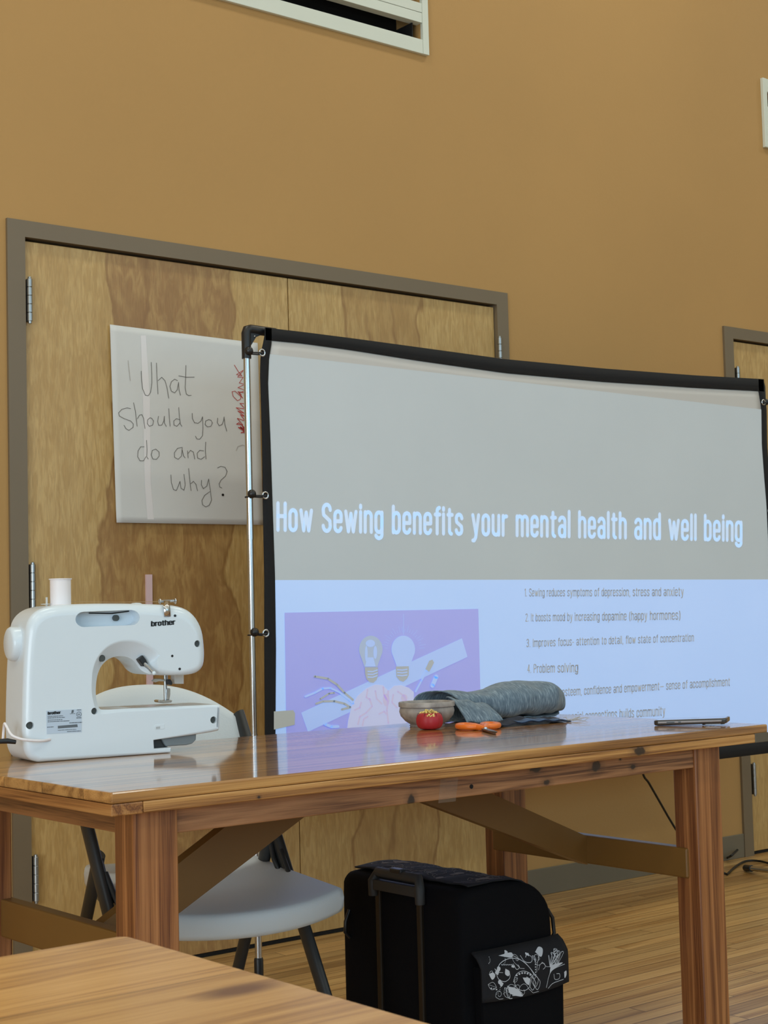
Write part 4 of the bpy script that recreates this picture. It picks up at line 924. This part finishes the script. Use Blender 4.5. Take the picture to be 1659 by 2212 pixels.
bpy.data.objects.remove(co_); mbody.name = 'machine_body'; mbody.data.name = 'machine_body'
mbody.data.set_sharp_from_angle(angle=math.radians(40))
wnm = mbody.modifiers.new('wn', 'WEIGHTED_NORMAL'); wnm.keep_sharp = True; wnm.weight = 90
def mcyl(name, u, z, d0, d1, r, m, parent=sm, n=20, lab=None):
    return obj(name, B().prism([(u+r*math.cos(2*PI*k/n), z+r*math.sin(2*PI*k/n)) for k in range(n)], MW, d0, d1), m, parent, smooth=40, label=lab)
M['well'] = mat('screw_well', srgb(66, 70, 68), .45)
for x, y, r in WELLS: u, z = ML(x, y, .004); mcyl('screw_plug', u, z, .0065, .014, r*.97, 'well')
for x, y in ((378,1330),(372,1417),(388,1445)): u, z = ML(x, y, 0); mcyl('small_screw', u, z, -.0008 if x != 372 else -.0005, .004, .0026, 'blackp')
u, z = ML(250, 1335, .03); mcyl('handle_screw', u, z, .026, .036, .0062, 'well')
hb = [ML(x, y, .033) for x, y in ((192,1325.5),(240,1326.5),(278,1321.5),(278,1319.5),(240,1324),(192,1323.5))]
obj('handle_slot', B().prism(hb, MW, .031, .035), 'black', sm, smooth=0)
# hand wheel on the left end
uw, zw = ML(17, 1391, .062); uc = ML(45, 1391, .062)[0]
def wheel(prof):
    vs = []; N_ = 36
    for r, u in prof:
        for k in range(N_): a = 2*PI*k/N_; vs.append(MW(u, zw+r*math.sin(a), .062+r*math.cos(a)))
    return B().add(vs, [(i*N_+k, i*N_+(k+1) % N_, (i+1)*N_+(k+1) % N_, (i+1)*N_+k) for i in range(len(prof)-1) for k in range(N_)]+[tuple(range(N_)), tuple((len(prof)-1)*N_+k for k in range(N_))])
obj('hand_wheel', wheel([(.001, uw-.001), (.027, uw), (.031, uw+.002), (.0335, uw+.006), (.0338, uw+.024), (.0325, uc-.006), (.030, uc-.004), (.026, uc), (.022, uc+.02)]), 'white', sm, smooth=35)
# pins and guides on top
zt_ = ML(200, 1304, .06)[1]
def post(name, x, y0, y1, r, off, m): u, z0 = ML(x, y0, off); z1 = ML(x, y1, off)[1]; return obj(name, B().tube([MW(u, z0-.006, off), MW(u, z1, off)], r, 12), m, sm, smooth=40)
post('spool_pin', 131, 1311, 1252, .003, .060, 'white')
post('winder_pin', 101, 1311, 1290, .0022, .060, mat('clear_plastic', srgb(225, 230, 230), .15, alpha=.45)); u, z = ML(99, 1306, .060)
obj('winder_disc', B().lathe([(.001, 0), (.010, 0), (.010, .0016), (.001, .0016)], MW(u, z, .060), 20), bpy.data.materials['clear_plastic'], sm)
M['clear'] = bpy.data.materials['clear_plastic']
u, z = ML(294, 1304, .05); obj('winder_tension_button', B().lathe([(.014, -.006), (.013, .001), (.008, .0035), (.001, .004)], MW(u, z-.002, .05), 24), 'white', sm, smooth=60)
# chrome thread guide bent over the top edge
gp = [(ML(362, 1297, .03), .032), (ML(361, 1299, .012), .012), (ML(359, 1307, .004), .003), (ML(359, 1312, 0), -.0035), (ML(361, 1332, 0), -.0015)]
b = B(); hw_ = .0068
for (a, d0), (c, d1) in zip(gp, gp[1:]):
    b.add([MW(a[0]-hw_, a[1], d0), MW(a[0]+hw_, a[1], d0), MW(c[0]+hw_, c[1], d1), MW(c[0]-hw_, c[1], d1)], [(0, 1, 2, 3)])
obj('thread_guide_plate', b, 'chrome', sm, smooth=60, solid=.0012)
u, z = ML(345, 1299, .03); u2 = ML(378, 1297, .03)[0]
obj('thread_guide_bar', B().tube([MW(u, z, .03), MW(u2, z+.001, .03)], .0028, 10).torus(MW(u, z, .03), MU, .0045, .0014, 16, 6).torus(MW(u2, z, .03), MU, .005, .0014, 16, 6), 'chrome', sm, smooth=60, fixn=False)
# upper thread
ua, za = ML(152, 1299.5, .055)
# presser foot lever and needle parts
l = [ML(303, 1419, .02), ML(312, 1432, .012), ML(322, 1443, .006), ML(331, 1454, -.002)]; ld_ = [.030, .018, .006, -.004]
b = B().tube([MW(*p, d) for p, d in zip(l, ld_)], [.0042, .0048, .0036, .0032], 12)
lv = obj('presser_lever', b, 'chrome', sm, smooth=50); b = B().sphere(MW(*l[-1], -.006), .0042, 12, 8); obj('lever_tip', b, 'white', lv, smooth=60)
obj('lever_bracket', B().prism([ML(x, y, .02) for x, y in ((296,1424),(305,1415),(312,1424),(318,1436),(308,1440))], MW, .012, .03), 'blackp', sm, smooth=0, bevel=.0015)
u, z0 = ML(357.5, 1456, .06); z1 = ML(357.5, 1514, .06)[1]
obj('presser_bar', B().tube([MW(u, z0+.01, .062), MW(u, z1+.002, .062)], .0036, 14), 'steel', sm, smooth=50)
obj('needle_bar', B().tube([MW(u+.006, z0+.01, .070), MW(u+.006, z0-.022, .070)], .0028, 12).tube([MW(u+.006, z0-.022, .070), MW(u+.006, z1+.004, .070)], .0006, 6), 'chrome', sm, smooth=50, fixn=False)
cl = [ML(x, y, .055) for x, y in ((326,1471),(332,1466),(345,1466),(355,1468),(355,1472),(342,1471.5),(334,1474))]
obj('thread_lever', B().prism(cl, MW, .052, .056), 'chrome', sm, smooth=0, bevel=.001)
cl = [ML(x, y, .055) for x, y in ((361,1468),(367,1467),(371,1475),(370,1480),(362,1478))]
obj('needle_clamp', B().prism(cl, MW, .05, .066), 'blackp', sm, smooth=0, bevel=.0015)
cl = [ML(x, y, .055) for x, y in ((362,1487),(368,1487),(368,1500),(366,1512),(361,1512))]
obj('foot_holder', B().prism(cl, MW, .054, .066), 'chrome', sm, smooth=0, bevel=.0015)
cl = [ML(x, y, .055) for x, y in ((338,1513.5),(342,1511.5),(352,1513),(366,1511.5),(370,1513),(368,1517),(350,1518.5),(340,1517))]
obj('presser_foot', B().prism(cl, MW, .048, .070), 'chrome', sm, smooth=0, bevel=.0012)
cl = [ML(x, y, .06) for x, y in ((372,1456),(393,1456),(393,1477),(374,1477))]
obj('threader_window', B().prism(cl, MW, .05, .07), 'clear', sm, smooth=0, bevel=.001)
u, z = ML(345, 1524, .062); zz = ML(345, 1527, OD)[1]
obj('needle_plate', B().prism([(u-.075, .028), (u+.03, .028), (u+.03, .098), (u-.075, .098)], lambda a, c, d: MW(a, d, c), zz-.001, zz+.0008), 'chrome', sm, smooth=0, bevel=.0004)
# free arm details
cl = [ML(x, y, -.001) for x, y in ((333,1570.5),(335,1565.5),(356,1563.5),(356,1575),(336,1576.5))]
obj('release_catch', B().prism(cl, MW, -.0006, .003), 'white', sm, smooth=0, bevel=.0008)
cl = [ML(x, y, -.001) for x, y in ((337,1570),(346,1569),(346,1574),(337,1575))]; obj('catch_recess', B().prism(cl, MW, -.0009, .002), mat('catch_grey', srgb(178, 184, 188), .5), sm, smooth=0)
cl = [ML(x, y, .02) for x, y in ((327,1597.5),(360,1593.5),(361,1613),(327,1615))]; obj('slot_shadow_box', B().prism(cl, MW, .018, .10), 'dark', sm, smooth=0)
cl = [ML(x, y, .02) for x, y in ((345,1594),(421,1584),(420,1598),(412,1606),(400,1609),(356,1612),(352,1607))]
obj('bobbin_cover', B().prism(cl, MW, .012, .085), mat('smoky_grey_plastic', srgb(122, 130, 134), .25), sm, smooth=0, bevel=.002)
cl = [ML(x, y, .02) for x, y in ((352,1596),(360,1595),(361,1604),(358,1605))]
# lettering
def MQ(off): return lambda x, y: MW(*ML(x, y, off), off)
M['ink'] = mat('black_print', srgb(38, 42, 46), .5)
M['inkg'] = mat('grey_print', srgb(96, 104, 112), .5)
b = write(B(), 'brother', [(326, 1352.5), (379, 1348.5), (379, 1338.5), (326, 1342.5)], MQ(-.0006), sw=.2, gap=.17, disc=6)
obj('brand_lettering', b, 'ink', sm, smooth=0, fixn=False)
lq = [ML(x, y, 0) for x, y in ((101,1585.5),(176,1581.5),(176,1531.5),(100,1535.5))]
lb = obj('rating_label', B().prism(lq, MW, -.0007, .0003), mat('pale_blue_label', srgb(190, 205, 222), .4), sm, smooth=0)
b = write(B(), 'brother', [(103, 1543.5), (131.5, 1541.5), (131.5, 1536), (103, 1538)], MQ(-.0011), sw=.24, gap=.16, disc=5)
obj('label_logo', b, 'ink', lb, smooth=0, fixn=False)
b = B(); rr = random.Random(3)
def bar(xa, ya, xb, yb, h):
    x = xa
    while x < xb:
        w_ = rr.uniform(1.2, 4.5); xe = min(xb, x+w_); f = MQ(-.0010); s = (yb-ya)/(xb-xa); y = ya+s*(x-xa); y2 = ya+s*(xe-xa)
        b.poly([f(x, y), f(xe, y2), f(xe, y2-h), f(x, y-h)]); x = xe+rr.uniform(.3, .9)
for xa, ya, xb, h in ((103,1548.5,136,1.6),(103,1552,140,1.6),(103,1556.5,135,1.4),(103,1560,150,1.5),(150,1562.5,177,1.8),(102,1571.5,116,1.5),(125,1578,165,1.2),(145,1581,175,1.4),(151,1542.5,163,1.0),(165,1551.8,176,1.8),(166,1534.5,175,1.6)): bar(xa, ya, xb, ya-(xb-xa)*.05, h)
obj('label_text', b, 'inkg', lb, smooth=0, fixn=False)
f = MQ(-.0010); b = B().poly([f(125,1573.8), f(168,1570.5), f(167,1564.5), f(125,1568)]).poly([f(154,1541), f(159,1539.5), f(159.5,1533.5), f(155,1534)])
b.ribbon([(170.5+5.2*math.cos(a), 1543-5.2*math.sin(a)) for a in [2*PI*k/16 for k in range(17)]], 1.0, f, 0).ribbon([(168,1541.5),(168,1544.5),(170,1544.8),(170,1541.3)], .8, f, 0).ribbon([(171.5,1541),(171.5,1544.5),(173.5,1544.3)], .8, f, 0)
obj('label_marks', b, 'inkg', lb, smooth=0, fixn=False)
# cords at the back
q = [MW(*ML(x, y, o), o) for x, y, o in ((108,1597.5,.002),(92,1600,-.010),(70,1599.5,-.013),(48,1597,-.012),(30,1591,-.006),(22,1584,.0),(16,1573,.01),(10,1563,.02),(8,1575,.03),(6,1600,.03))]
obj('power_cord', B().tube(smooth_path(q), [.0030]*3+[.0026]*(len(smooth_path(q))-3), 10), 'whiteG', sm, smooth=60)
q = [MW(*ML(x, y, o), o) for x, y, o in ((34,1603,-.004),(16,1600.5,-.004),(-8,1602,-.004))]
pl_ = obj('plug', B().tube(q, [.004, .0052, .0045], 12, flat=.7), 'blackp', sm, smooth=50)
# ------------------------------------------------------------------ spool of thread on its pin
u, z0 = ML(131, 1308.5, .060); z1 = ML(131, 1250, .060)[1]; c = MW(u, 0, .060); Hs = z1-z0
t = thing('thread_spool', 'white spool standing on top of the sewing machine, left end', 'thread spool', (c[0], c[1], T+z0))
obj('spool_core', B().lathe([(.0045, 0), (.0225, 0), (.0225, .0016), (.0205, .0026), (.0205, Hs-.0026), (.0228, Hs-.0016), (.0228, Hs), (.0045, Hs), (.0045, 0)], (c[0], c[1], T+z0), 36), 'whiteG', t, smooth=40)
pts = [MW(*ML(x, y, o), o) for x, y, o in ((151,1299.5,.058),(250,1301,.045),(344,1299.5,.03))]
obj('upper_thread', B().tube(pts, .0005, 6), mat('tan_thread', srgb(170, 140, 100), .7), sm, smooth=60, label='tan thread drawn from the spool to the guide')

# ------------------------------------------------------------------ things on the table, right half
vd = Vector((.62, .785, 0))
# pincushion
pb = hit(929, 1576.6, 2, T); pcx = pb+vd*.014
pin = thing('pincushion', 'red tomato-shaped pincushion standing in front of the stone bowl', 'pincushion', (pcx.x, pcx.y, T))
M['redcloth'] = mat('red_satin', srgb(168, 30, 40), .5, bump=.1, bscale=300, var=.06)
def tom(u, v):
    a = 2*PI*u; ph = PI*v; lob = 1-.07*abs(math.cos(3*a+.6))**8*math.sin(ph)**.6
    r = .0312*lob*math.sin(ph)**.62 if 0 < v < 1 else .0004; z = .0205-.0205*math.cos(ph)*(1-.18*(1-math.sin(ph)**2))
    z -= .004*math.exp(-((math.sin(ph)*.031)/.009)**2) if v > .5 else 0
    return (pcx.x+r*math.cos(a), pcx.y+r*math.sin(a), T+z*.98+.0036*(1 if v < .5 else 1))
vs = B().grid(tom, 72, 28, closeu=True); mz = min(p[2] for p in vs.v); vs.v = [(p[0], p[1], (p[2]-mz)*1.2+T) for p in vs.v]
zt0 = max(p[2] for p in vs.v)
cush = obj('cushion', vs, 'redcloth', pin, smooth=80)
b = B()
for k in range(6):
    a = PI/6-.1+k*PI/3; b.tube([(pcx.x+r*math.cos(a), pcx.y+r*math.sin(a), T+z) for r, z in ((.004, zt0-T-.001), (.018, zt0-T-.001), (.027, .0370), (.0300, .025), (.027, .010), (.018, .001))], .0006, 6)
obj('seam_cord', b, mat('dark_red_thread', srgb(110, 18, 26), .6), pin, smooth=60, fixn=False)
M['pinhead'] = mat('yellow_pin_head', srgb(232, 205, 118), .25, coat=.5)
rnd = random.Random(12); first = None; side = Vector((.785, -.62, 0))
for k in range(64):
    while True:
        a = rnd.uniform(0, 2*PI); rr_ = .0180*math.sqrt(rnd.random()); off = side*math.cos(a)*rr_*1.15+vd*math.sin(a)*rr_*.8
        if True: break
    base = Vector((pcx.x, pcx.y, zt0-.004))+off*.55+side*(-.001)
    tip = base+off*.55+Vector((0, 0, rnd.uniform(.006, .013)-.35*rr_))
    if k % 5 == 4:   # a few lower on the camera side
        base = Vector((pcx.x, pcx.y, zt0-.008))-vd*.021+side*rnd.uniform(-.008, .010); tip = base-vd*.005+Vector((0, 0, rnd.uniform(.001, .006)))
    b = B().tube([base, tip], .0003, 5); b.sphere(tip, .0021, 8, 6)
    if first is None or True:
        o = obj('pin', b, 'pinhead', smooth=60, fixn=False)
        tag(o, 'yellow ball-headed pin stuck in the top of the red pincushion', 'pin', 'yellow ball-headed pins in the red pincushion')
# stone bowl
bc = pcx+vd*.100; bc = bc+side*(-.002)
M['stone'] = mat('grey_soapstone', srgb(152, 144, 138), .5, var=.4, vscale=34, bump=.15, bscale=60)
prof = [(.001, 0), (.040, 0), (.042, .003), (.040, .006), (.052, .014), (.0625, .026), (.0655, .036), (.0640, .0445), (.0625, .0465), (.0665, .0475), (.0668, .0570), (.0655, .0585), (.0610, .0585), (.0590, .056), (.0600, .040), (.054, .022), (.038, .012), (.001, .010)]
bowl = obj('stone_bowl', B().lathe(prof, (bc.x, bc.y, T), 64), 'stone', smooth=45); tag(bowl, 'round grey stone bowl with raised rim behind the red pincushion', 'bowl')
# scissors
sc_ = thing('scissors', 'orange-handled scissors lying on the table beside the pincushion', 'scissors', (2.34, -1.43, T))
M['orange'] = mat('orange_plastic', srgb(235, 118, 38), .35, coat=.2, var=.02); M['blade'] = mat('scissor_steel', srgb(120, 116, 112), .3, metal=.9)
def g3(x, y, z): q = hit(x, y, 2, T+z); return q
hz = .0085
n1_ = [g3(972, 1571.5, hz), g3(969, 1577, hz), g3(985, 1580, hz), g3(1012, 1580.5, hz), g3(1020, 1576, hz), g3(1000, 1571, hz), g3(984, 1569.8, hz)]
PV = g3(1046, 1576, .006)
def loopclosed(pts, r, m, name):
    P_ = [Vector(p) for p in pts]; k = len(P_); out = []
    for i in range(k):
        a, b_, c, d = P_[i-1], P_[i], P_[(i+1) % k], P_[(i+2) % k]
        for j in range(6):
            t = j/6; out.append(.5*((2*b_)+(c-a)*t+(2*a-5*b_+4*c-d)*t*t+(3*b_-a-3*c+d)*t**3))
    out.append(out[0]); return obj(name, B().tube(out, r, 12, cap=False), m, sc_, smooth=70)
PVx = Vector((2.372, -1.480, T+.006))
ax = (Vector((2.318, -1.575, T+.006))-PVx); ax.z = 0; ax.normalize(); an_ = Vector((-ax.y, ax.x, 0))
def SP(f, s, z=0.): return PVx+ax*f+an_*s+Vector((0, 0, z))
for s, nm_ in ((1, 'handle'), (-1, 'handle')):
    loopclosed([SP(-.035, s*.010, .002), SP(-.062, s*.008, .002), SP(-.090, s*.014, .002), SP(-.104, s*.028, .002), SP(-.092, s*.043, .002), SP(-.066, s*.046, .002), SP(-.042, s*.034, .002)], .0065, 'orange', 'handle')
    b = B().tube([SP(-.045, s*.014, .002), SP(-.022, s*.006, .001), SP(-.008, 0, .001)], [.0085, .0065, .0045], 12); obj('handle_shank', b, 'orange', sc_, smooth=60)
    z0, z1 = (-.0045, -.002) if s > 0 else (-.0018, .0007)
    lo = [SP(-.012, -.006*s, z0), SP(-.004, .0085*s, z0), SP(.070, .0075*s, z0), SP(.105, -.001*s, z0), SP(.10, -.0035*s, z0)]
    pr2 = B().add([tuple(p) for p in lo]+[tuple(p+Vector((0, 0, z1-z0))) for p in lo], [(4, 3, 2, 1, 0), (5, 6, 7, 8, 9)]+[(i, (i+1) % 5, 5+(i+1) % 5, 5+i) for i in range(5)])
    obj('blade', pr2, 'blade', sc_, smooth=0, bevel=.0004)
obj('pivot_screw', B().lathe([(.0003, .0), (.0046, 0), (.0042, .0022), (.0003, .003)], tuple(PVx+Vector((0, 0, .0006))), 16), 'chrome', sc_, smooth=50)

# folded denim
M['denim'] = mat('grey_blue_denim', srgb(112, 126, 134), .9, bump=.5, bscale=500, var=.10, vscale=60)
def denim_mat():
    m = M['denim']; nt = m.node_tree; N = nt.nodes.new; L = nt.links.new; b_ = nt.nodes['Principled BSDF']
    tc = N('ShaderNodeTexCoord'); mp = N('ShaderNodeMapping'); mp.inputs['Scale'].default_value = (2.6, .5, .5); mp.inputs['Rotation'].default_value = (0, .25, .3); L(tc.outputs['Object'], mp.inputs['Vector'])
    n = N('ShaderNodeTexNoise'); n.inputs['Scale'].default_value = 120; n.inputs['Detail'].default_value = 5; L(mp.outputs[0], n.inputs['Vector'])
    r = ramp(nt, [(.3, srgb(80, 97, 114)), (.55, srgb(108, 126, 140)), (.75, srgb(150, 166, 178))]); L(n.outputs['Fac'], r.inputs[0]); L(r.outputs[0], b_.inputs['Base Color'])
    b_.inputs['Sheen Weight'].default_value = .2
denim_mat()
AX = [Vector((2.440, -1.168, 0)), Vector((2.51, -1.185, 0)), Vector((2.58, -1.225, 0)), Vector((2.68, -1.245, 0)), Vector((2.77, -1.25, 0)), Vector((2.83, -1.245, 0))]
HWd = [.038, .052, .072, .082, .080, .058]; HH = [.083, .086, .081, .092, .102, .070]
def lerpv(L_, t): k = t*(len(L_)-1); i = min(len(L_)-2, int(k)); return L_[i]+(L_[i+1]-L_[i])*(k-i)
TURNS = 2.35
def roll(u, v):         # u along the spiral (outside -> inside), v along the axis
    th = -PI*.62+u*TURNS*2*PI          # starts low at the front, goes up and over
    shrink = 1-.24*min(1, u*TURNS)-.10*max(0, u*TURNS-1)
    v0 = .02+.06*max(0, math.sin(th*.5+.4))+.26*max(0, min(1, (u*TURNS-.35)*1.3))
    vv = v0+(1-.0*u-v0)*v
    endp = 1-.55*max(0, (v-.93)/.07)**2
    c_ = lerpv(AX, vv); hw = lerpv(HWd, vv)*shrink*endp; hh = lerpv(HH, vv)/2
    s_, c2 = math.sin(th), -math.cos(th)
    pw = lambda x, e: math.copysign(abs(x)**e, x)
    droop = .010*u*TURNS
    z = hh+hh*pw(s_, .75)*shrink*endp-droop*(1-v)*.6+.0025*math.sin(vv*19+th*2)+.0016*math.sin(vv*43-th*3)+.004*math.sin(vv*11+th)*max(0, s_)
    y = hw*pw(c2, .85)*-1+.003*math.sin(vv*23+th*1.7)
    return (c_.x+.0*y, c_.y+y, T+max(.0022, z))
b = B().grid(roll, 150, 60)
dn = obj('folded_denim', b, 'denim', smooth=80, solid=.0026, fixn=False)
tag(dn, 'rolled bundle of faded grey-blue denim lying behind the bowl and scissors', 'denim fabric')
def tongue(u, v):       # inner layer spilling out beside the bowl
    x = 2.478+.078*u; y = -1.228-.045*u-.072*v+.004*math.sin(u*9)
    z = .006+.046*math.sin(PI*(.5+.5*v))**.8*(1-.15*u)+.012*(1-u)*(1-v)+.002*math.sin(u*14+v*6)
    return (x+.03*v*(1-u)*0, y, T+max(.002, z))
b = B().grid(tongue, 20, 24); obj('inner_fold', b, 'denim', dn, smooth=80, solid=.0026, fixn=False)
# navy scrap
M['navy'] = mat('navy_denim', srgb(28, 36, 54), .9, bump=.4, bscale=500, var=.35, vscale=40)
M['navylight'] = mat('blue_frayed_edge', srgb(66, 88, 122), .9, bump=.5, bscale=400, var=.3, vscale=60)
nc = [hit(1057, 1572, 2, T), hit(1128, 1573.5, 2, T), hit(1203, 1563, 2, T), hit(1186, 1559, 2, T), hit(1100, 1562, 2, T)]
def nv(u, v):
    p = Vector((2.452, -1.428, 0)).lerp(Vector((2.675, -1.452, 0)), u); q_ = Vector((2.500, -1.355, 0)).lerp(Vector((2.690, -1.380, 0)), u); c_ = p.lerp(q_, v)
    return (c_.x, c_.y, T+.0018+.0105*math.sin(PI*min(1, u*1.05))*(.35+.65*v)+.003*math.sin(u*13+v*3)*v+.0015*math.sin(u*31)+.0015)
ns = obj('fabric_scrap', B().grid(nv, 50, 14), 'navy', smooth=80, solid=.002, fixn=False); tag(ns, 'small dark navy denim scrap lying in front of the grey-blue bundle', 'fabric scrap')
obj('frayed_hem', B().grid(lambda u, v: (lambda p: (p[0], p[1]-.001, p[2]+.0028))(nv(.28+.66*u, .02+.40*v)), 30, 6), 'navylight', ns, smooth=80, solid=.001, fixn=False, label='lighter blue frayed band')
b = B(); rnd = random.Random(9)
for k in range(7):
    p = Vector((2.665+rnd.uniform(0, .03), -1.45+rnd.uniform(0, .05), T+.0018)); pts = [p]
    a = rnd.uniform(-.6, .9)
    for j in range(6): a += rnd.uniform(-.8, .8); p = p+Vector((math.cos(a)*.010, math.sin(a)*.010, rnd.uniform(-.001, .003))); p.z = min(max(p.z, T+.001), T+.009); pts.append(p)
    b.tube(smooth_path(pts, 4), .0005, 5)
obj('loose_thread', b, mat('ecru_thread', srgb(178, 168, 146), .8), ns, smooth=60, fixn=False)
# phone
pa_, pb_ = hit(1406, 1569, 2, T), hit(1563, 1571, 2, T)
pa_ = Vector((2.686, -1.697, T)); pd = (Vector((2.776, -1.838, T))-pa_).normalized(); pe = Vector((-pd.y, pd.x, 0))
if pe.dot(vd) < 0: pe = -pe
ph = thing('phone', 'dark phone in a glossy case lying flat near the right end of the table', 'phone', tuple(pa_))
tilt = .0046
def PH(u, v, w_): q_ = pa_+pd*u+pe*v; return (q_.x, q_.y, T+w_+.001+tilt*u/.165)
def rrect(L_, W_, r, inset=0): return [(cx+ (r-inset)*math.cos(a), cy+(r-inset)*math.sin(a)) for cx, cy, a0 in ((L_-r, W_-r, 0), (r, W_-r, PI/2), (r, r, PI), (L_-r, r, 3*PI/2)) for a in [a0+PI/2*k/6 for k in range(7)]]
PL, PW_ = .163, .078
M['case'] = mat('dark_case', srgb(50, 46, 46), .22, coat=.6); M['glass'] = mat('phone_glass', srgb(14, 15, 18), .06, coat=1)
lay = [(rrect(PL, PW_, .012, i_), z) for i_, z in ((.0022, 0), (.0006, .0012), (0, .003), (0, .0088), (.0006, .0104), (.0020, .0112))]
b = B(); N_ = 28
b.add([PH(u, v, z) for r, z in lay for u, v in r], [(i*N_+k, i*N_+(k+1) % N_, (i+1)*N_+(k+1) % N_, (i+1)*N_+k) for i in range(5) for k in range(N_)]+[tuple(range(N_)), tuple(5*N_+k for k in range(N_))])
obj('case', b, 'case', ph, smooth=35)
obj('screen', B().prism(rrect(PL-.008, PW_-.008, .009), lambda u, v, d: PH(u+.004, v+.004, d), .0110, .0115), 'glass', ph, smooth=0)
obj('metal_edge', B().prism([(.012, .0046), (PL-.012, .0046), (PL-.012, .0076), (.012, .0076)], lambda u, v, d: PH(u, d, v), -.0005, .001), mat('bronze_edge', srgb(120, 110, 106), .42, metal=1), ph, smooth=0, bevel=.0006)
for a_, c_ in ((.030, .048), (.056, .062)): obj('side_button', B().prism([(a_, .0048), (c_, .0048), (c_, .0074), (a_, .0074)], lambda u, v, d: PH(u, d, v), -.0012, .0), 'blackp', ph, smooth=0)
b = B()
for k in range(3): b.prism([(.112+.016*k+.006*math.cos(z), .022+.006*math.sin(z)) for z in [2*PI*j/14 for j in range(14)]], lambda u, v, d: PH(u, v, d), -.0030, .001)
b.prism(rrect(.048, .034, .008), lambda u, v, d: PH(u+.108, v+.008, d), -.0024, .001)
obj('camera_bump', b, 'case', ph, smooth=40, fixn=False)

# ------------------------------------------------------------------ light
def arealight(name, loc, rot, sx, sy, e, col):
    l_ = bpy.data.lights.new(name, 'AREA'); l_.shape = 'RECTANGLE'; l_.size = sx; l_.size_y = sy; l_.energy = e; l_.color = col
    o = bpy.data.objects.new(name, l_); sc.collection.objects.link(o); o.location = loc; o.rotation_euler = rot; return o
for i, h in enumerate(wh): arealight('window_daylight', ((h[0]+h[1])/2, YF+.02, (h[2]+h[3])/2), (PI/2, 0, 0), h[1]-h[0]-.1, h[3]-h[2]-.1, 44, (.46, .78, 1.0))
arealight('window_daylight', (XL+.02, -4.8, 1.33), (PI/2, 0, -PI/2), 4.7, 2.3, 175, (.80, .93, 1.0))
for x in (-1.2, 1.6, 4.4, 7.2):
    for y in (-.95, -3.8, -7.0): arealight('ceiling_lamp', (x, y, ZC-.03), (0, 0, 0), 1.2, .3, 17, (.92, .95, .84))
w_ = bpy.data.worlds.new('world'); sc.world = w_; w_.use_nodes = True
w_.node_tree.nodes['Background'].inputs[0].default_value = (.62, .75, 1, 1); w_.node_tree.nodes['Background'].inputs[1].default_value = .5
sc.view_settings.view_transform = 'Standard'; sc.view_settings.look = 'None'; sc.view_settings.gamma = 1; sc.view_settings.exposure = .05; sc.view_settings.use_curve_mapping = False
